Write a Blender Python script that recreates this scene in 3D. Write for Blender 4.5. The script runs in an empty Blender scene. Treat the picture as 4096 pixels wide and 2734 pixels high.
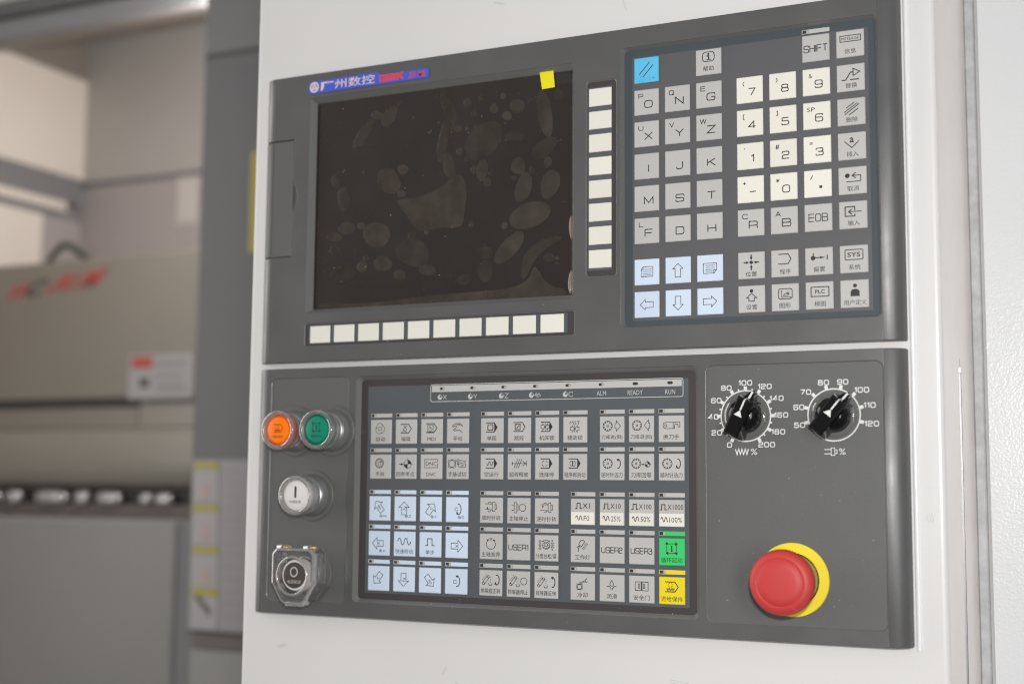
import bpy, bmesh, math, random
from mathutils import Vector, Matrix, noise
random.seed(4)
S = bpy.context.scene
COL = S.collection
# ------------------------------------------------------------------ camera, light, exposure
# All sizes below are millimetres on the operator panel: x to the right, y down, h out of the panel.
ZC = 1.25
def W(x, y, h=0.0):
    return Vector((x / 1000.0, -h / 1000.0, ZC - y / 1000.0))
cam = bpy.data.cameras.new('camera')
co = bpy.data.objects.new('camera', cam)
COL.objects.link(co)
S.camera = co
R = ((0.90301308, -0.00803851, 0.42953785), (-0.03743542, 0.99454959, 0.09731243), (-0.42797894, -0.10395432, 0.89779036))
tw = lambda r: Vector((r[0], r[2], -r[1]))
ax, ay, az = tw(R[0]), -tw(R[1]), -tw(R[2])
M = Matrix((ax, ay, az)).transposed().to_4x4()
M.translation = W(427.979, 103.954, 897.79)
co.matrix_world = M
cam.sensor_width = 36.0
cam.lens = 5443.37 / 4096 * 36
cam.clip_start = 0.02
cam.clip_end = 60
cam.dof.use_dof = True
cam.dof.focus_distance = 0.955
cam.dof.aperture_fstop = 4.2
S.view_settings.view_transform = 'Standard'
S.view_settings.look = 'None'
S.view_settings.exposure = 0.0
S.view_settings.gamma = 1.0
S.cycles.max_bounces = 10
S.cycles.transmission_bounces = 10
S.cycles.transparent_max_bounces = 12
S.cycles.caustics_reflective = False
S.cycles.caustics_refractive = False
S.cycles.sample_clamp_indirect = 4.0
S.cycles.use_denoising = True
S.cycles.filter_width = 1.15

# hall light: an even, slightly cool indoor surround, brighter overhead
wd = bpy.data.worlds.new('World'); S.world = wd; wd.use_nodes = True
nt = wd.node_tree; bg = nt.nodes['Background']
tc = nt.nodes.new('ShaderNodeTexCoord'); sp = nt.nodes.new('ShaderNodeSeparateXYZ')
mr = nt.nodes.new('ShaderNodeMapRange'); mr.inputs[1].default_value = -1; mr.inputs[2].default_value = 1
cr = nt.nodes.new('ShaderNodeValToRGB')
cr.color_ramp.elements[0].color = (0.20, 0.185, 0.17, 1); cr.color_ramp.elements[0].position = 0.1
cr.color_ramp.elements[1].color = (0.62, 0.63, 0.66, 1); cr.color_ramp.elements[1].position = 0.95
e = cr.color_ramp.elements.new(0.5); e.color = (0.36, 0.345, 0.33, 1)
nt.links.new(tc.outputs['Generated'], sp.inputs[0]); nt.links.new(sp.outputs[2], mr.inputs[0])
nt.links.new(mr.outputs[0], cr.inputs[0]); nt.links.new(cr.outputs[0], bg.inputs[0])
bg.inputs[1].default_value = 0.48

def area(name, loc, target, size, power, col, sy=None):
    l = bpy.data.lights.new(name, 'AREA'); l.energy = power; l.color = col; l.size = size
    if sy: l.shape = 'RECTANGLE'; l.size_y = sy
    o = bpy.data.objects.new(name, l); COL.objects.link(o); o.location = loc
    o.rotation_euler = (target - loc).to_track_quat('-Z', 'Y').to_euler()
    return o
# the photographer's flash just above the lens
area('camera_flash', W(446, 20, 905), W(40, 0, 0), 0.05, 5.4, (1.0, 0.985, 0.965), 0.03)
# daylight of the hall from the left, in front of the machine; and the machine's own work lamp
area('hall_window', W(-2300, -350, 350), W(0, 0, 60), 1.9, 38, (1.0, 0.965, 0.93))
area('hall_doorway', W(1750, -10, 2450), W(280, 60, 0), 0.55, 24, (0.97, 0.985, 1.0), 1.5)
area('machine_work_lamp', W(-1000, -745, -1250), W(-2000, -520, -1650), 0.5, 9.5, (1.0, 0.94, 0.87), 0.12)

# ------------------------------------------------------------------ materials
def s2l(c):
    return tuple(((v / 255) / 12.92 if v / 255 <= 0.04045 else ((v / 255 + 0.055) / 1.055) ** 2.4) for v in c)
def mat(name, rgb, rough=0.45, metal=0.0, spec=0.5, bump=0.0, bscale=400.0, var=0.0, vscale=6.0, coat=0.0, emis=None, detail=3.0, brush=0.0, smudge=0.0, rnd_=0.0):
    """rgb = linear albedo"""
    m = bpy.data.materials.new(name); m.use_nodes = True
    t = m.node_tree; b = t.nodes['Principled BSDF']
    b.inputs['Base Color'].default_value = (*rgb, 1); b.inputs['Roughness'].default_value = rough
    b.inputs['Metallic'].default_value = metal; b.inputs['Specular IOR Level'].default_value = spec
    b.inputs['Coat Weight'].default_value = coat
    tcn = t.nodes.new('ShaderNodeTexCoord')
    if bump:
        n = t.nodes.new('ShaderNodeTexNoise'); n.inputs['Scale'].default_value = bscale; n.inputs['Detail'].default_value = detail
        bp = t.nodes.new('ShaderNodeBump'); bp.inputs['Strength'].default_value = bump; bp.inputs['Distance'].default_value = 0.0006
        src = tcn.outputs['Object']
        if brush:
            mp = t.nodes.new('ShaderNodeMapping'); mp.inputs['Scale'].default_value = (1, 0.03, 1 / brush)
            mp.inputs['Scale'].default_value = (1, 0.05, 1)
            t.links.new(src, mp.inputs[0]); src = mp.outputs[0]
        t.links.new(src, n.inputs['Vector']); t.links.new(n.outputs['Fac'], bp.inputs['Height']); t.links.new(bp.outputs[0], b.inputs['Normal'])
    if var:
        n2 = t.nodes.new('ShaderNodeTexNoise'); n2.inputs['Scale'].default_value = vscale; n2.inputs['Detail'].default_value = 5
        n2.inputs['Roughness'].default_value = 0.6
        r = t.nodes.new('ShaderNodeMapRange'); r.inputs[1].default_value = 0.3; r.inputs[2].default_value = 0.7
        r.inputs[3].default_value = 1 - var; r.inputs[4].default_value = 1 + var
        mx = t.nodes.new('ShaderNodeVectorMath'); mx.operation = 'SCALE'; mx.inputs[0].default_value = rgb
        t.links.new(tcn.outputs['Object'], n2.inputs['Vector']); t.links.new(n2.outputs['Fac'], r.inputs[0])
        fac = r.outputs[0]
        if rnd_:
            oi = t.nodes.new('ShaderNodeObjectInfo'); q = t.nodes.new('ShaderNodeMapRange'); q.inputs[3].default_value = 1 - rnd_; q.inputs[4].default_value = 1 + rnd_
            mu = t.nodes.new('ShaderNodeMath'); mu.operation = 'MULTIPLY'; t.links.new(oi.outputs['Random'], q.inputs[0]); t.links.new(q.outputs[0], mu.inputs[0]); t.links.new(fac, mu.inputs[1]); fac = mu.outputs[0]
        t.links.new(fac, mx.inputs['Scale']); t.links.new(mx.outputs[0], b.inputs['Base Color'])
    if smudge:
        n3 = t.nodes.new('ShaderNodeTexNoise'); n3.inputs['Scale'].default_value = 28; n3.inputs['Detail'].default_value = 6
        r3 = t.nodes.new('ShaderNodeMapRange'); r3.inputs[1].default_value = 0.35; r3.inputs[2].default_value = 0.7
        r3.inputs[3].default_value = rough; r3.inputs[4].default_value = rough + smudge
        t.links.new(tcn.outputs['Object'], n3.inputs['Vector']); t.links.new(n3.outputs['Fac'], r3.inputs[0]); t.links.new(r3.outputs[0], b.inputs['Roughness'])
    if emis:
        b.inputs['Emission Color'].default_value = (*emis[0], 1); b.inputs['Emission Strength'].default_value = emis[1]
    return m
def clear(name, tint=(0.93, 0.93, 0.92), refl=0.12, rough=0.04, haze=0.0):
    """clear plastic: see-through with Fresnel gloss"""
    m = bpy.data.materials.new(name); m.use_nodes = True; t = m.node_tree
    for n in list(t.nodes):
        if n.type != 'OUTPUT_MATERIAL': t.nodes.remove(n)
    out = [n for n in t.nodes if n.type == 'OUTPUT_MATERIAL'][0]
    tr = t.nodes.new('ShaderNodeBsdfTransparent'); tr.inputs[0].default_value = (*tint, 1)
    gl = t.nodes.new('ShaderNodeBsdfGlossy'); gl.inputs['Roughness'].default_value = rough
    lw = t.nodes.new('ShaderNodeLayerWeight'); lw.inputs[0].default_value = 0.35
    ma = t.nodes.new('ShaderNodeMath'); ma.operation = 'MULTIPLY_ADD'; ma.inputs[1].default_value = 0.75; ma.inputs[2].default_value = refl
    mx = t.nodes.new('ShaderNodeMixShader')
    t.links.new(lw.outputs['Facing'], ma.inputs[0]); t.links.new(ma.outputs[0], mx.inputs[0])
    t.links.new(tr.outputs[0], mx.inputs[1]); t.links.new(gl.outputs[0], mx.inputs[2])
    last = mx
    if haze:
        df = t.nodes.new('ShaderNodeBsdfDiffuse'); df.inputs[0].default_value = (0.6, 0.58, 0.56, 1)
        m2 = t.nodes.new('ShaderNodeMixShader'); m2.inputs[0].default_value = haze
        t.links.new(mx.outputs[0], m2.inputs[1]); t.links.new(df.outputs[0], m2.inputs[2]); last = m2
    t.links.new(last.outputs[0], out.inputs[0])
    return m

MT = {}
MT['housing'] = mat('housing_plastic', (0.096, 0.095, 0.095), 0.35, spec=0.9, bump=0.1, bscale=900, var=0.04, vscale=9, smudge=0.12)
MT['housing_s'] = mat('housing_inset', (0.118, 0.119, 0.117), 0.5, bump=0.2, bscale=1500, var=0.03, vscale=12)
MT['white'] = mat('white_powder_coat', (0.77, 0.757, 0.75), 0.36, bump=0.14, bscale=330, var=0.02, vscale=5, detail=2)
MT['white_tex'] = mat('textured_white_paint', (0.86, 0.865, 0.875), 0.26, bump=0.32, bscale=560, var=0.012, vscale=8, detail=2.0)
MT['side'] = mat('bare_side_steel', (0.93, 0.88, 0.84), 0.42, metal=0.6, bump=0.05, bscale=500, var=0.05, vscale=12, brush=1)
MT['gasket'] = mat('grey_edge_strip', (0.56, 0.56, 0.565), 0.5, bump=0.3, bscale=600, var=0.15, vscale=90)
MT['dark'] = mat('dark_gap', (0.018, 0.017, 0.016), 0.7)
MT['rim'] = mat('film_dark_border', (0.062, 0.054, 0.056), 0.38, var=0.03)
MT['rim2'] = mat('film_blue_border', (0.072, 0.088, 0.098), 0.3, var=0.04, vscale=20)
MT['film'] = mat('film_blue_grey', (0.098, 0.108, 0.118), 0.42, var=0.04, vscale=14)
MT['film2'] = mat('film_grey', (0.112, 0.112, 0.118), 0.4, var=0.04, vscale=14)
MT['key_grey'] = mat('key_light_grey', (0.53, 0.52, 0.505), 0.4, bump=0.05, bscale=900, var=0.02, vscale=30, rnd_=0.035)
MT['key_cream'] = mat('key_cream', (0.82, 0.80, 0.72), 0.4, bump=0.04, bscale=900, var=0.012, vscale=30, rnd_=0.035)
MT['key_blue'] = mat('key_pale_blue', (0.66, 0.76, 0.90), 0.4, bump=0.04, bscale=900, var=0.012, vscale=30, rnd_=0.035)
MT['key_cyan'] = mat('key_cyan', (0.13, 0.56, 0.86), 0.4, bump=0.04, bscale=900, var=0.05, vscale=60)
MT['key_green'] = mat('key_green', (0.05, 0.62, 0.16), 0.4, var=0.02)
MT['key_yellow'] = mat('key_yellow', (0.88, 0.70, 0.02), 0.4, var=0.02)
MT['ink'] = mat('legend_ink', (0.028, 0.026, 0.032), 0.5)
MT['ink_soft'] = mat('legend_ink_faded', (0.10, 0.095, 0.10), 0.5)
MT['print_white'] = mat('white_print', (0.80, 0.80, 0.78), 0.5)
MT['print_grey'] = mat('grey_print', (0.55, 0.55, 0.53), 0.5)
MT['led_dark'] = mat('led_window_dark', (0.045, 0.042, 0.04), 0.3)
MT['led_pale'] = mat('led_chip', (0.50, 0.47, 0.43), 0.3)
MT['glass'] = mat('screen_glass_dark', (0.029, 0.022, 0.018), 0.24, spec=0.3, var=0.2, vscale=10, smudge=0.2)  # mottle puts faint smudges and the room's reflection into the colour
MT['bubble'] = mat('trapped_air_under_film', (0.050, 0.041, 0.033), 0.22, spec=0.45, var=0.32, vscale=45, rnd_=0.22)
MT['curl'] = mat('film_curl_reflection', (0.26, 0.19, 0.16), 0.2)  # pinkish reflection on the curled film is painted into this colour
MT['film_clear'] = clear('clear_protective_film', (0.985, 0.98, 0.975), 0.012, 0.08)
MT['bezel'] = mat('screen_bezel_plastic', (0.17, 0.17, 0.166), 0.2, spec=0.8, bump=0.05, bscale=900)  # lighter than the housing: glossy reflection put into the base colour
MT['tab'] = mat('yellow_tab', (0.90, 0.80, 0.01), 0.45)
MT['logo_blue'] = mat('badge_blue', (0.075, 0.125, 0.62), 0.3, coat=0.3)
MT['logo_pale'] = mat('badge_pale', (0.80, 0.66, 0.62), 0.4)
MT['logo_red'] = mat('badge_red', (0.85, 0.06, 0.035), 0.4)
MT['red'] = mat('red_plastic', (0.56, 0.045, 0.042), 0.5, bump=0.04, bscale=1200, var=0.02, smudge=0.08)
MT['yellow'] = mat('yellow_plastic', (0.92, 0.72, 0.03), 0.5)
MT['black'] = mat('gloss_black_plastic', (0.005, 0.005, 0.006), 0.12)
MT['steel'] = mat('satin_steel', (0.62, 0.62, 0.63), 0.27, metal=0.9)
MT['flange'] = mat('satin_grey_flange', (0.24, 0.24, 0.24), 0.3, metal=0.5)
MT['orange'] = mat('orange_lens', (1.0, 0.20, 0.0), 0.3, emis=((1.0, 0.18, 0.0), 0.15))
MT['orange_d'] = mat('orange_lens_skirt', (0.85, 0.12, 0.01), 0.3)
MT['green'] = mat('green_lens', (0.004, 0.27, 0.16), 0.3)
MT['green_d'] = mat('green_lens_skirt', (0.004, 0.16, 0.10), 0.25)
MT['lens_white'] = mat('white_lens', (0.80, 0.76, 0.75), 0.35)
MT['lens_brown'] = mat('dark_brown_lens', (0.085, 0.066, 0.058), 0.3)
MT['clear'] = clear('clear_collar', (0.96, 0.955, 0.95), 0.14, 0.10, 0.20)
MT['clear_skirt'] = clear('clear_knob_skirt', (0.96, 0.96, 0.96), 0.02, 0.08, 0.03)
MT['cover'] = clear('clear_flap', (0.975, 0.97, 0.965), 0.06, 0.08, 0.05)
MT['cover_edge'] = clear('clear_flap_edge', (0.95, 0.95, 0.95), 0.16, 0.12, 0.3)  # diffuse haze paints the bright look of edges catching light
MT['amber'] = mat('amber_pin', (0.75, 0.42, 0.06), 0.2, metal=0.5)

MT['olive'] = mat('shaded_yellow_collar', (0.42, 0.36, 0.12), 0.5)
# ------------------------------------------------------------------ mesh helpers (millimetres in, metres out)
class MB:
    def __init__(s): s.v = []; s.f = []; s.m = []; s.smooth = []
    def add(s, vs, fs, mi=0, smooth=False):
        o = len(s.v); s.v += [tuple(v) for v in vs]
        for f in fs: s.f.append(tuple(i + o for i in f)); s.m.append(mi); s.smooth.append(smooth)
    def poly(s, pts, h, mi=0): s.add([(x, y, h) for x, y in pts], [tuple(range(len(pts)))], mi)
    def loft(s, loops, mi=0, cap0=False, cap1=False, smooth=False, closed=True):
        n = len(loops[0]); vs = [p for l in loops for p in l]; fs = []
        for k in range(len(loops) - 1):
            for i in range(n if closed else n - 1):
                j = (i + 1) % n; fs.append((k * n + i, k * n + j, (k + 1) * n + j, (k + 1) * n + i))
        if cap0: fs.append(tuple(range(n))[::-1])
        if cap1: fs.append(tuple((len(loops) - 1) * n + i for i in range(n)))
        s.add(vs, fs, mi, smooth)
    def box(s, x0, x1, y0, y1, h0, h1, b=0.0, mi=0):
        L = lambda d, h: [(x0 + d, y0 + d, h), (x1 - d, y0 + d, h), (x1 - d, y1 - d, h), (x0 + d, y1 - d, h)]
        if b: s.loft([L(0, h0), L(0, h1 - b), L(b, h1)], mi, True, True)
        else: s.loft([L(0, h0), L(0, h1)], mi, True, True)
    def lathe(s, prof, cx, cy, n=48, mi=0, cap0=False, cap1=True, smooth=True, rf=None):
        ls = []
        for k, (r, h) in enumerate(prof):
            ls.append([(cx + (r * (rf(i, k) if rf else 1)) * math.cos(2 * math.pi * i / n), cy + (r * (rf(i, k) if rf else 1)) * math.sin(2 * math.pi * i / n), h) for i in range(n)])
        s.loft(ls, mi, cap0, cap1, smooth)
    def build(s, name, mats, parent=None, at=None, smooth_angle=None):
        """at = own origin, panel millimetres"""
        me = bpy.data.meshes.new(name)
        a = at or (ORG[parent.name] if parent else (0, 0, 0))
        me.from_pydata([((x - a[0]) / 1000, -(h - a[2]) / 1000, -(y - a[1]) / 1000) for x, y, h in s.v], [], s.f)
        if not isinstance(mats, (list, tuple)): mats = [mats]
        for m in mats: me.materials.append(m)
        me.polygons.foreach_set('material_index', s.m); me.polygons.foreach_set('use_smooth', s.smooth)
        bm = bmesh.new(); bm.from_mesh(me); bmesh.ops.recalc_face_normals(bm, faces=bm.faces)
        if smooth_angle:
            for e in bm.edges:
                e.smooth = e.calc_face_angle(0) < math.radians(smooth_angle)
        bm.to_mesh(me); bm.free(); me.update()
        return place(name, me, parent, a)
ORG = {}
def place(name, me, parent=None, at=(0, 0, 0)):
    """at is always measured in panel millimetres"""
    o = bpy.data.objects.new(name, me); COL.objects.link(o); ORG[o.name] = at
    if parent:
        o.parent = parent; p = ORG[parent.name]
        o.location = ((at[0] - p[0]) / 1000, -(at[2] - p[2]) / 1000, -(at[1] - p[1]) / 1000)
    else: o.location = W(*at)
    return o
def tag(o, label=None, cat=None, group=None, kind=None):
    for k, v in (('label', label), ('category', cat), ('group', group), ('kind', kind)):
        if v: o[k] = v
    return o
def thing(name, label, cat, at, group=None):
    o = bpy.data.objects.new(name, None); COL.objects.link(o); o.location = W(*at); o.empty_display_size = 0.02; ORG[o.name] = at
    return tag(o, label, cat, group)
def rrect(x0, x1, y0, y1, r, h, n=5):
    p = []
    for cx, cy, a in ((x1 - r, y0 + r, -90), (x1 - r, y1 - r, 0), (x0 + r, y1 - r, 90), (x0 + r, y0 + r, 180)):
        for i in range(n + 1):
            t = math.radians(a + 90 * i / n); p.append((cx + r * math.cos(t), cy + r * math.sin(t), h))
    return p
def plate(outer, holes, h0, h1, bevel, mb, mi=0):
    """flat plate with real openings, edges rounded over by bevel"""
    cu = bpy.data.curves.new('tmp', 'CURVE'); cu.dimensions = '2D'; cu.fill_mode = 'BOTH'
    for lp in [outer] + holes:
        sp_ = cu.splines.new('POLY'); sp_.points.add(len(lp) - 1); sp_.use_cyclic_u = True
        for p, q in zip(sp_.points, lp): p.co = (q[0], -q[1], 0, 1)
    half = (h1 - h0) / 2; cu.extrude = half - bevel; cu.bevel_depth = bevel; cu.bevel_resolution = 2; cu.offset = -bevel
    o = bpy.data.objects.new('tmp', cu); COL.objects.link(o)
    me = bpy.data.meshes.new_from_object(o.evaluated_get(bpy.context.evaluated_depsgraph_get()))
    mid = (h0 + h1) / 2
    mb.add([(v.co.x, -v.co.y, v.co.z + mid) for v in me.vertices], [tuple(p.vertices) for p in me.polygons], mi)
    bpy.data.objects.remove(o); bpy.data.meshes.remove(me); bpy.data.curves.remove(cu)

# ------------------------------------------------------------------ lettering
TXT = bpy.data.curves.new('tmp_text', 'FONT'); TXT.resolution_u = 2
TXO = bpy.data.objects.new('tmp_text', TXT); COL.objects.link(TXO)
tcache = {}
def text_mesh(body, bold=0.0, shear=0.0):
    k = (body, bold, shear)
    if k not in tcache:
        TXT.body = body; TXT.offset = bold; TXT.shear = shear
        dg = bpy.context.evaluated_depsgraph_get(); dg.update()
        me = bpy.data.meshes.new_from_object(TXO.evaluated_get(dg))
        vs = [(v.co.x, v.co.y) for v in me.vertices]; fs = [tuple(p.vertices) for p in me.polygons]
        bpy.data.meshes.remove(me)
        xs = [v[0] for v in vs]; ys = [v[1] for v in vs]
        tcache[k] = (vs, fs, min(xs), max(xs), min(ys), max(ys))
    return tcache[k]
def ribbon(pts, w, closed=False):
    n = len(pts); out = []; hw = w / 2
    P = [Vector(p) for p in pts]
    for i in range(n):
        a = P[i - 1] if (i > 0 or closed) else None; b = P[(i + 1) % n] if (i < n - 1 or closed) else None
        d1 = (P[i] - a).normalized() if a is not None else None; d2 = (b - P[i]).normalized() if b is not None else None
        if d1 is None: d1 = d2
        if d2 is None: d2 = d1
        n1 = Vector((-d1.y, d1.x)); n2 = Vector((-d2.y, d2.x)); m = n1 + n2
        if m.length < 1e-6: m = n1.copy()
        m.normalize(); k = hw / max(0.35, m.dot(n1))
        out.append((P[i] + m * k, P[i] - m * k))
    return out
def rnd(pts, r, closed=False, seg=3):
    """round the corners of a polyline; points with a third item stay sharp"""
    n = len(pts); out = []
    for i, p in enumerate(pts):
        q = Vector(p[:2])
        if (not closed and i in (0, n - 1)) or len(p) > 2 or r <= 0: out.append(tuple(q)); continue
        a = Vector(pts[i - 1][:2]) - q; b = Vector(pts[(i + 1) % n][:2]) - q
        rr = min(r, a.length * .5, b.length * .5); A = q + a.normalized() * rr; B = q + b.normalized() * rr
        for k in range(seg + 1):
            t = k / seg; out.append(tuple(A * (1 - t) ** 2 + q * 2 * t * (1 - t) + B * t * t))
    return out
def G(s):
    res = []
    for part in s.split('|'):
        fl = part.split(':'); r = float(fl[0] or 0); closed = fl[1] == 'c'
        pts = []
        for p in fl[2].split():
            sh = p.endswith('s'); x, y = p.rstrip('s').split(',')
            pts.append((float(x), float(y)) + ((1,) if sh else ()))
        res.append((rnd(pts, r, closed), closed))
    return res
GL = {k: G(v) for k, v in {
'A': '::0,10 5.5,0 11,10|::1.9,6.8 9.1,6.8', 'B': '2:c:0,0s 10.4,0 10.4,4.8 0,4.8s|2:c:0,4.8s 11,4.8 11,10 0,10s', 'C': '3::11,3 11,0 0,0 0,10 11,10 11,7',
'D': '3.4:c:0,0s 11,0 11,10 0,10s', 'E': '::10.6,0 0,0 0,10 10.6,10|::0,4.9 10,4.9', 'F': '::10.6,0 0,0 0,10|::0,5 9.5,5', 'G': '3::11,2.8 11,0 0,0 0,10 11,10 11,5.3s 6,5.3s',
'H': '::0,0 0,10|::11,0 11,10|::0,4.9 11,4.9', 'I': '::0,0 0,10', 'J': '3::8,0 8,10 0,10 0,7', 'K': '::0,0 0,10|::10.5,0 0,5.8|::3.6,4.2 11,10', 'L': '::0,0 0,10 9.4,10',
'M': '::0,10 0,0 6.2,8 12.4,0 12.4,10', 'N': '::0,10 0,0 11,10 11,0', 'O': '3.4:c:0,0 11,0 11,10 0,10', 'P': '2.6::0,10s 0,0s 11,0 11,5.9 0,5.9s', 'Q': '3.4:c:0,0 11,0 11,10 0,10|::6.8,7 11.6,10.8',
'R': '2.4::0,10s 0,0s 10.8,0 10.8,5.6 0,5.6s|1.5::5.5,5.6 10.8,5.6 10.8,10', 'S': '2.4::11,2.7 11,0 0,0 0,4.9 11,4.9 11,10 0,10 0,7.3', 'T': '::0,0 11,0|::5.5,0 5.5,10', 'U': '3.2::0,0 0,10 11,10 11,0',
'V': '::0,0 5.5,10 11,0', 'W': '::0,0 3.6,10 7.3,0.6 11,10 14.6,0', 'X': '::0,0 11,10|::11,0 0,10', 'Y': '::0,0 5.5,5.4 11,0|::5.5,5.4 5.5,10', 'Z': '::0,0 11,0 0,10 11,10',
'0': '3:c:0,0 9.4,0 9.4,10 0,10', '1': '::0,2.4 3.2,0 3.2,10', '2': '2.4::0,2.7 0,0 9,0 9,5 0,5 0,10s 9,10s', '3': '2.2::0,2.4 0,0 9,0 9,4.7 2.6,4.7s|2.2::2.6,4.9s 9.5,4.9 9.5,10 0,10 0,7.6',
'4': '::7,10 7,0 0,7.3 9.6,7.3', '5': '2.4::9,0s 0.6,0s 0.3,4.3s 9.3,4.3 9.3,10 0,10 0,7.8', '6': '2.4::9,2.2 9,0 0,0 0,10 9.2,10 9.2,4.4 0,4.4s', '7': '::0,0 9,0 3.2,10',
'8': '2:c:0.4,0 8.6,0 8.6,4.7 0.4,4.7|2.2:c:0,4.9 9.2,4.9 9.2,10 0,10', '9': '2.4::0.2,7.8 0.2,10 9.2,10 9.2,0 0,0 0,5.6 9.2,5.6s',
'-': '::0,5 8,5', '.': '::3.2,8.6 3.2,8.9 5.2,8.9 5.2,8.6', ',': '::1,0 0,3.2', '+': '::0,5 8,5|::4,1 4,9', '=': '::0,3 9,3|::0,6.5 9,6.5', '/': '::5,0 0,10', '(': '4::3,0 0,3 0,7 3,10', ')': '4::0,0 3,3 3,7 0,10',
'[': '::3,0 0,0 0,10 3,10', ']': '::0,0 3,0 3,10 0,10', '#': '::1,3 9,3|::0,7 8,7|::3.4,0 2,10|::7.2,0 5.8,10', '*': '::4,1 4,9|::0.5,3 7.5,7|::7.5,3 0.5,7',
"'": '::1,0 0,3.2', ' ': '::0,0 0,0.01',
}.items()}
GWID = {k: max(p[0] for st, c in v for p in st) for k, v in GL.items()}

class Ink:
    """flat print; coordinates in percent of a square key (or in mm with unit=1)"""
    def __init__(s, size=18.5, ox=0.0, oy=0.0, h=0.03, w=3.5, mats=None):
        s.mb = MB(); s.k = size / 100.0; s.ox = ox; s.oy = oy; s.h = h; s.w = w; s.M = None; s.mi = 0; s.mats = mats or [MT['ink']]
    def T(s, x, y):
        if s.M: cx, cy, c, sn = s.M; dx, dy = x - cx, y - cy; x, y = cx + dx * c - dy * sn, cy + dx * sn + dy * c
        return (s.ox + x * s.k, s.oy + y * s.k)
    def rot(s, cx=None, cy=None, deg=0):
        s.M = None if cx is None else (cx, cy, math.cos(math.radians(deg)), math.sin(math.radians(deg)))
    def z(s): s.h += 0.012; return s.h
    def l(s, pts, closed=False, w=None):
        pts = [pts[i] for i in range(len(pts)) if i == 0 or pts[i] != pts[i - 1]]
        rb = ribbon(pts, w or s.w, closed); h = s.z(); n = len(rb); vs = []
        for a, b in rb: vs += [(*s.T(*a), h), (*s.T(*b), h)]
        fs = [(2 * i, 2 * ((i + 1) % n), 2 * ((i + 1) % n) + 1, 2 * i + 1) for i in range(n if closed else n - 1)]
        s.mb.add(vs, fs, s.mi)
    def f(s, pts): s.mb.poly([s.T(*p) for p in pts], s.z(), s.mi)
    def el(s, cx, cy, rx, ry, a0, a1, n=20): return [(cx + rx * math.cos(math.radians(a0 + (a1 - a0) * i / n)), cy + ry * math.sin(math.radians(a0 + (a1 - a0) * i / n))) for i in range(n + 1)]
    def c(s, cx, cy, r, w=None, ry=None): s.l(s.el(cx, cy, r, ry or r, 0, 360, 28)[:-1], True, w)
    def a(s, cx, cy, rx, ry, a0, a1, w=None): s.l(s.el(cx, cy, rx, ry, a0, a1), False, w)
    def d(s, cx, cy, r): s.f(s.el(cx, cy, r, r, 0, 360, 20)[:-1])
    def r(s, x0, y0, x1, y1, w=None, rad=0): s.l(rnd([(x0, y0), (x1, y0), (x1, y1), (x0, y1)], rad, True), True, w)
    def br(s, x0, y0, x1, y1): s.f([(x0, y0), (x1, y0), (x1, y1), (x0, y1)])
    def t(s, body, cx, cy, w, hgt, bold=0.0, shear=0.0, mi=None):
        vs, fs, x0, x1, y0, y1 = text_mesh(body, bold, shear); h = s.z()
        sx = w / (x1 - x0); sy = hgt / (y1 - y0)
        s.mb.add([(*s.T(cx + (x - (x0 + x1) / 2) * sx, cy - (y - (y0 + y1) / 2) * sy), h) for x, y in vs], fs, s.mi if mi is None else mi)
    def e(s, body, cx, cy, hgt, w=None, sx=1.0, gap=3.0, shear=0.0, fit=None):
        """wide square stroke lettering"""
        tot = sum(GWID[ch] for ch in body) + gap * (len(body) - 1); k = hgt / 10; sx = fit / (tot * k) if fit else sx; x = cx - tot * k * sx / 2
        for ch in body:
            for st, cl in GL[ch]:
                s.l([(x + (p[0] + shear * (10 - p[1])) * k * sx, cy - hgt / 2 + p[1] * k) for p in st], cl, w)
            x += (GWID[ch] + gap) * k * sx
    # ---- symbols
    def zh(s, body, cx=50, cy=80, w=None, h=19): s.t(body, cx, cy, w or {2: 42, 3: 63, 4: 81, 5: 88}[len(body)], h)
    def tri(s, x, y, deg, L=9, B=8):
        c, n = math.cos(math.radians(deg)), math.sin(math.radians(deg)); s.f([(x, y), (x - L * c - B / 2 * n, y - L * n + B / 2 * c), (x - L * c + B / 2 * n, y - L * n - B / 2 * c)])
    def pent(s, x0=24, x1=62, x2=76, y0=19, y1=55): s.l([(x0, y0), (x1, y0), (x2, (y0 + y1) / 2), (x1, y1), (x0, y1)])
    def blk(s, x0=24, x1=62, x2=75, y0=19, y1=55):
        s.l([(x0, y0), (x1, y0)]); s.l([(x0, y1), (x1, y1)]); s.l([(x1, y0 - 1), (x1, y1 + 1)]); s.f([(x1, y0 - 1), (x2, (y0 + y1) / 2), (x1, y1 + 1)])
    def arrow(s, cx, cy, deg, L=50, wd=22, hd=44, hl=24, w=None):
        """outline arrow pointing right, turned by deg"""
        s.rot(cx, cy, deg); x0, x1 = cx - L / 2, cx + L / 2; xm = x1 - hl
        s.l([(x0, cy - wd / 2), (xm, cy - wd / 2), (xm, cy - hd / 2), (x1, cy), (xm, cy + hd / 2), (xm, cy + wd / 2), (x0, cy + wd / 2)], True, w); s.rot()
    def gear(s, cx, cy, r=19):
        p = []
        for i in range(10):
            a = 36 * i - 90
            for da, rr in ((-13, r), (-5, r), (-4, r - 5), (4, r - 5), (5, r), (13, r)):
                t = math.radians(a + da); p.append((cx + rr * math.cos(t), cy + rr * math.sin(t)))
        s.l(p, True, 2.2); s.c(cx, cy, 3.4, 2.2)
    def quad(s, cx, cy, r=14, ext=6):
        s.c(cx, cy, r, 2)
        for a in (-90, 90): s.f([(cx, cy)] + s.el(cx, cy, r, r, a, a + 90, 6))
        s.l([(cx, cy - r - ext), (cx, cy - r)], w=2); s.l([(cx + r, cy), (cx + r + ext, cy)], w=2)
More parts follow.
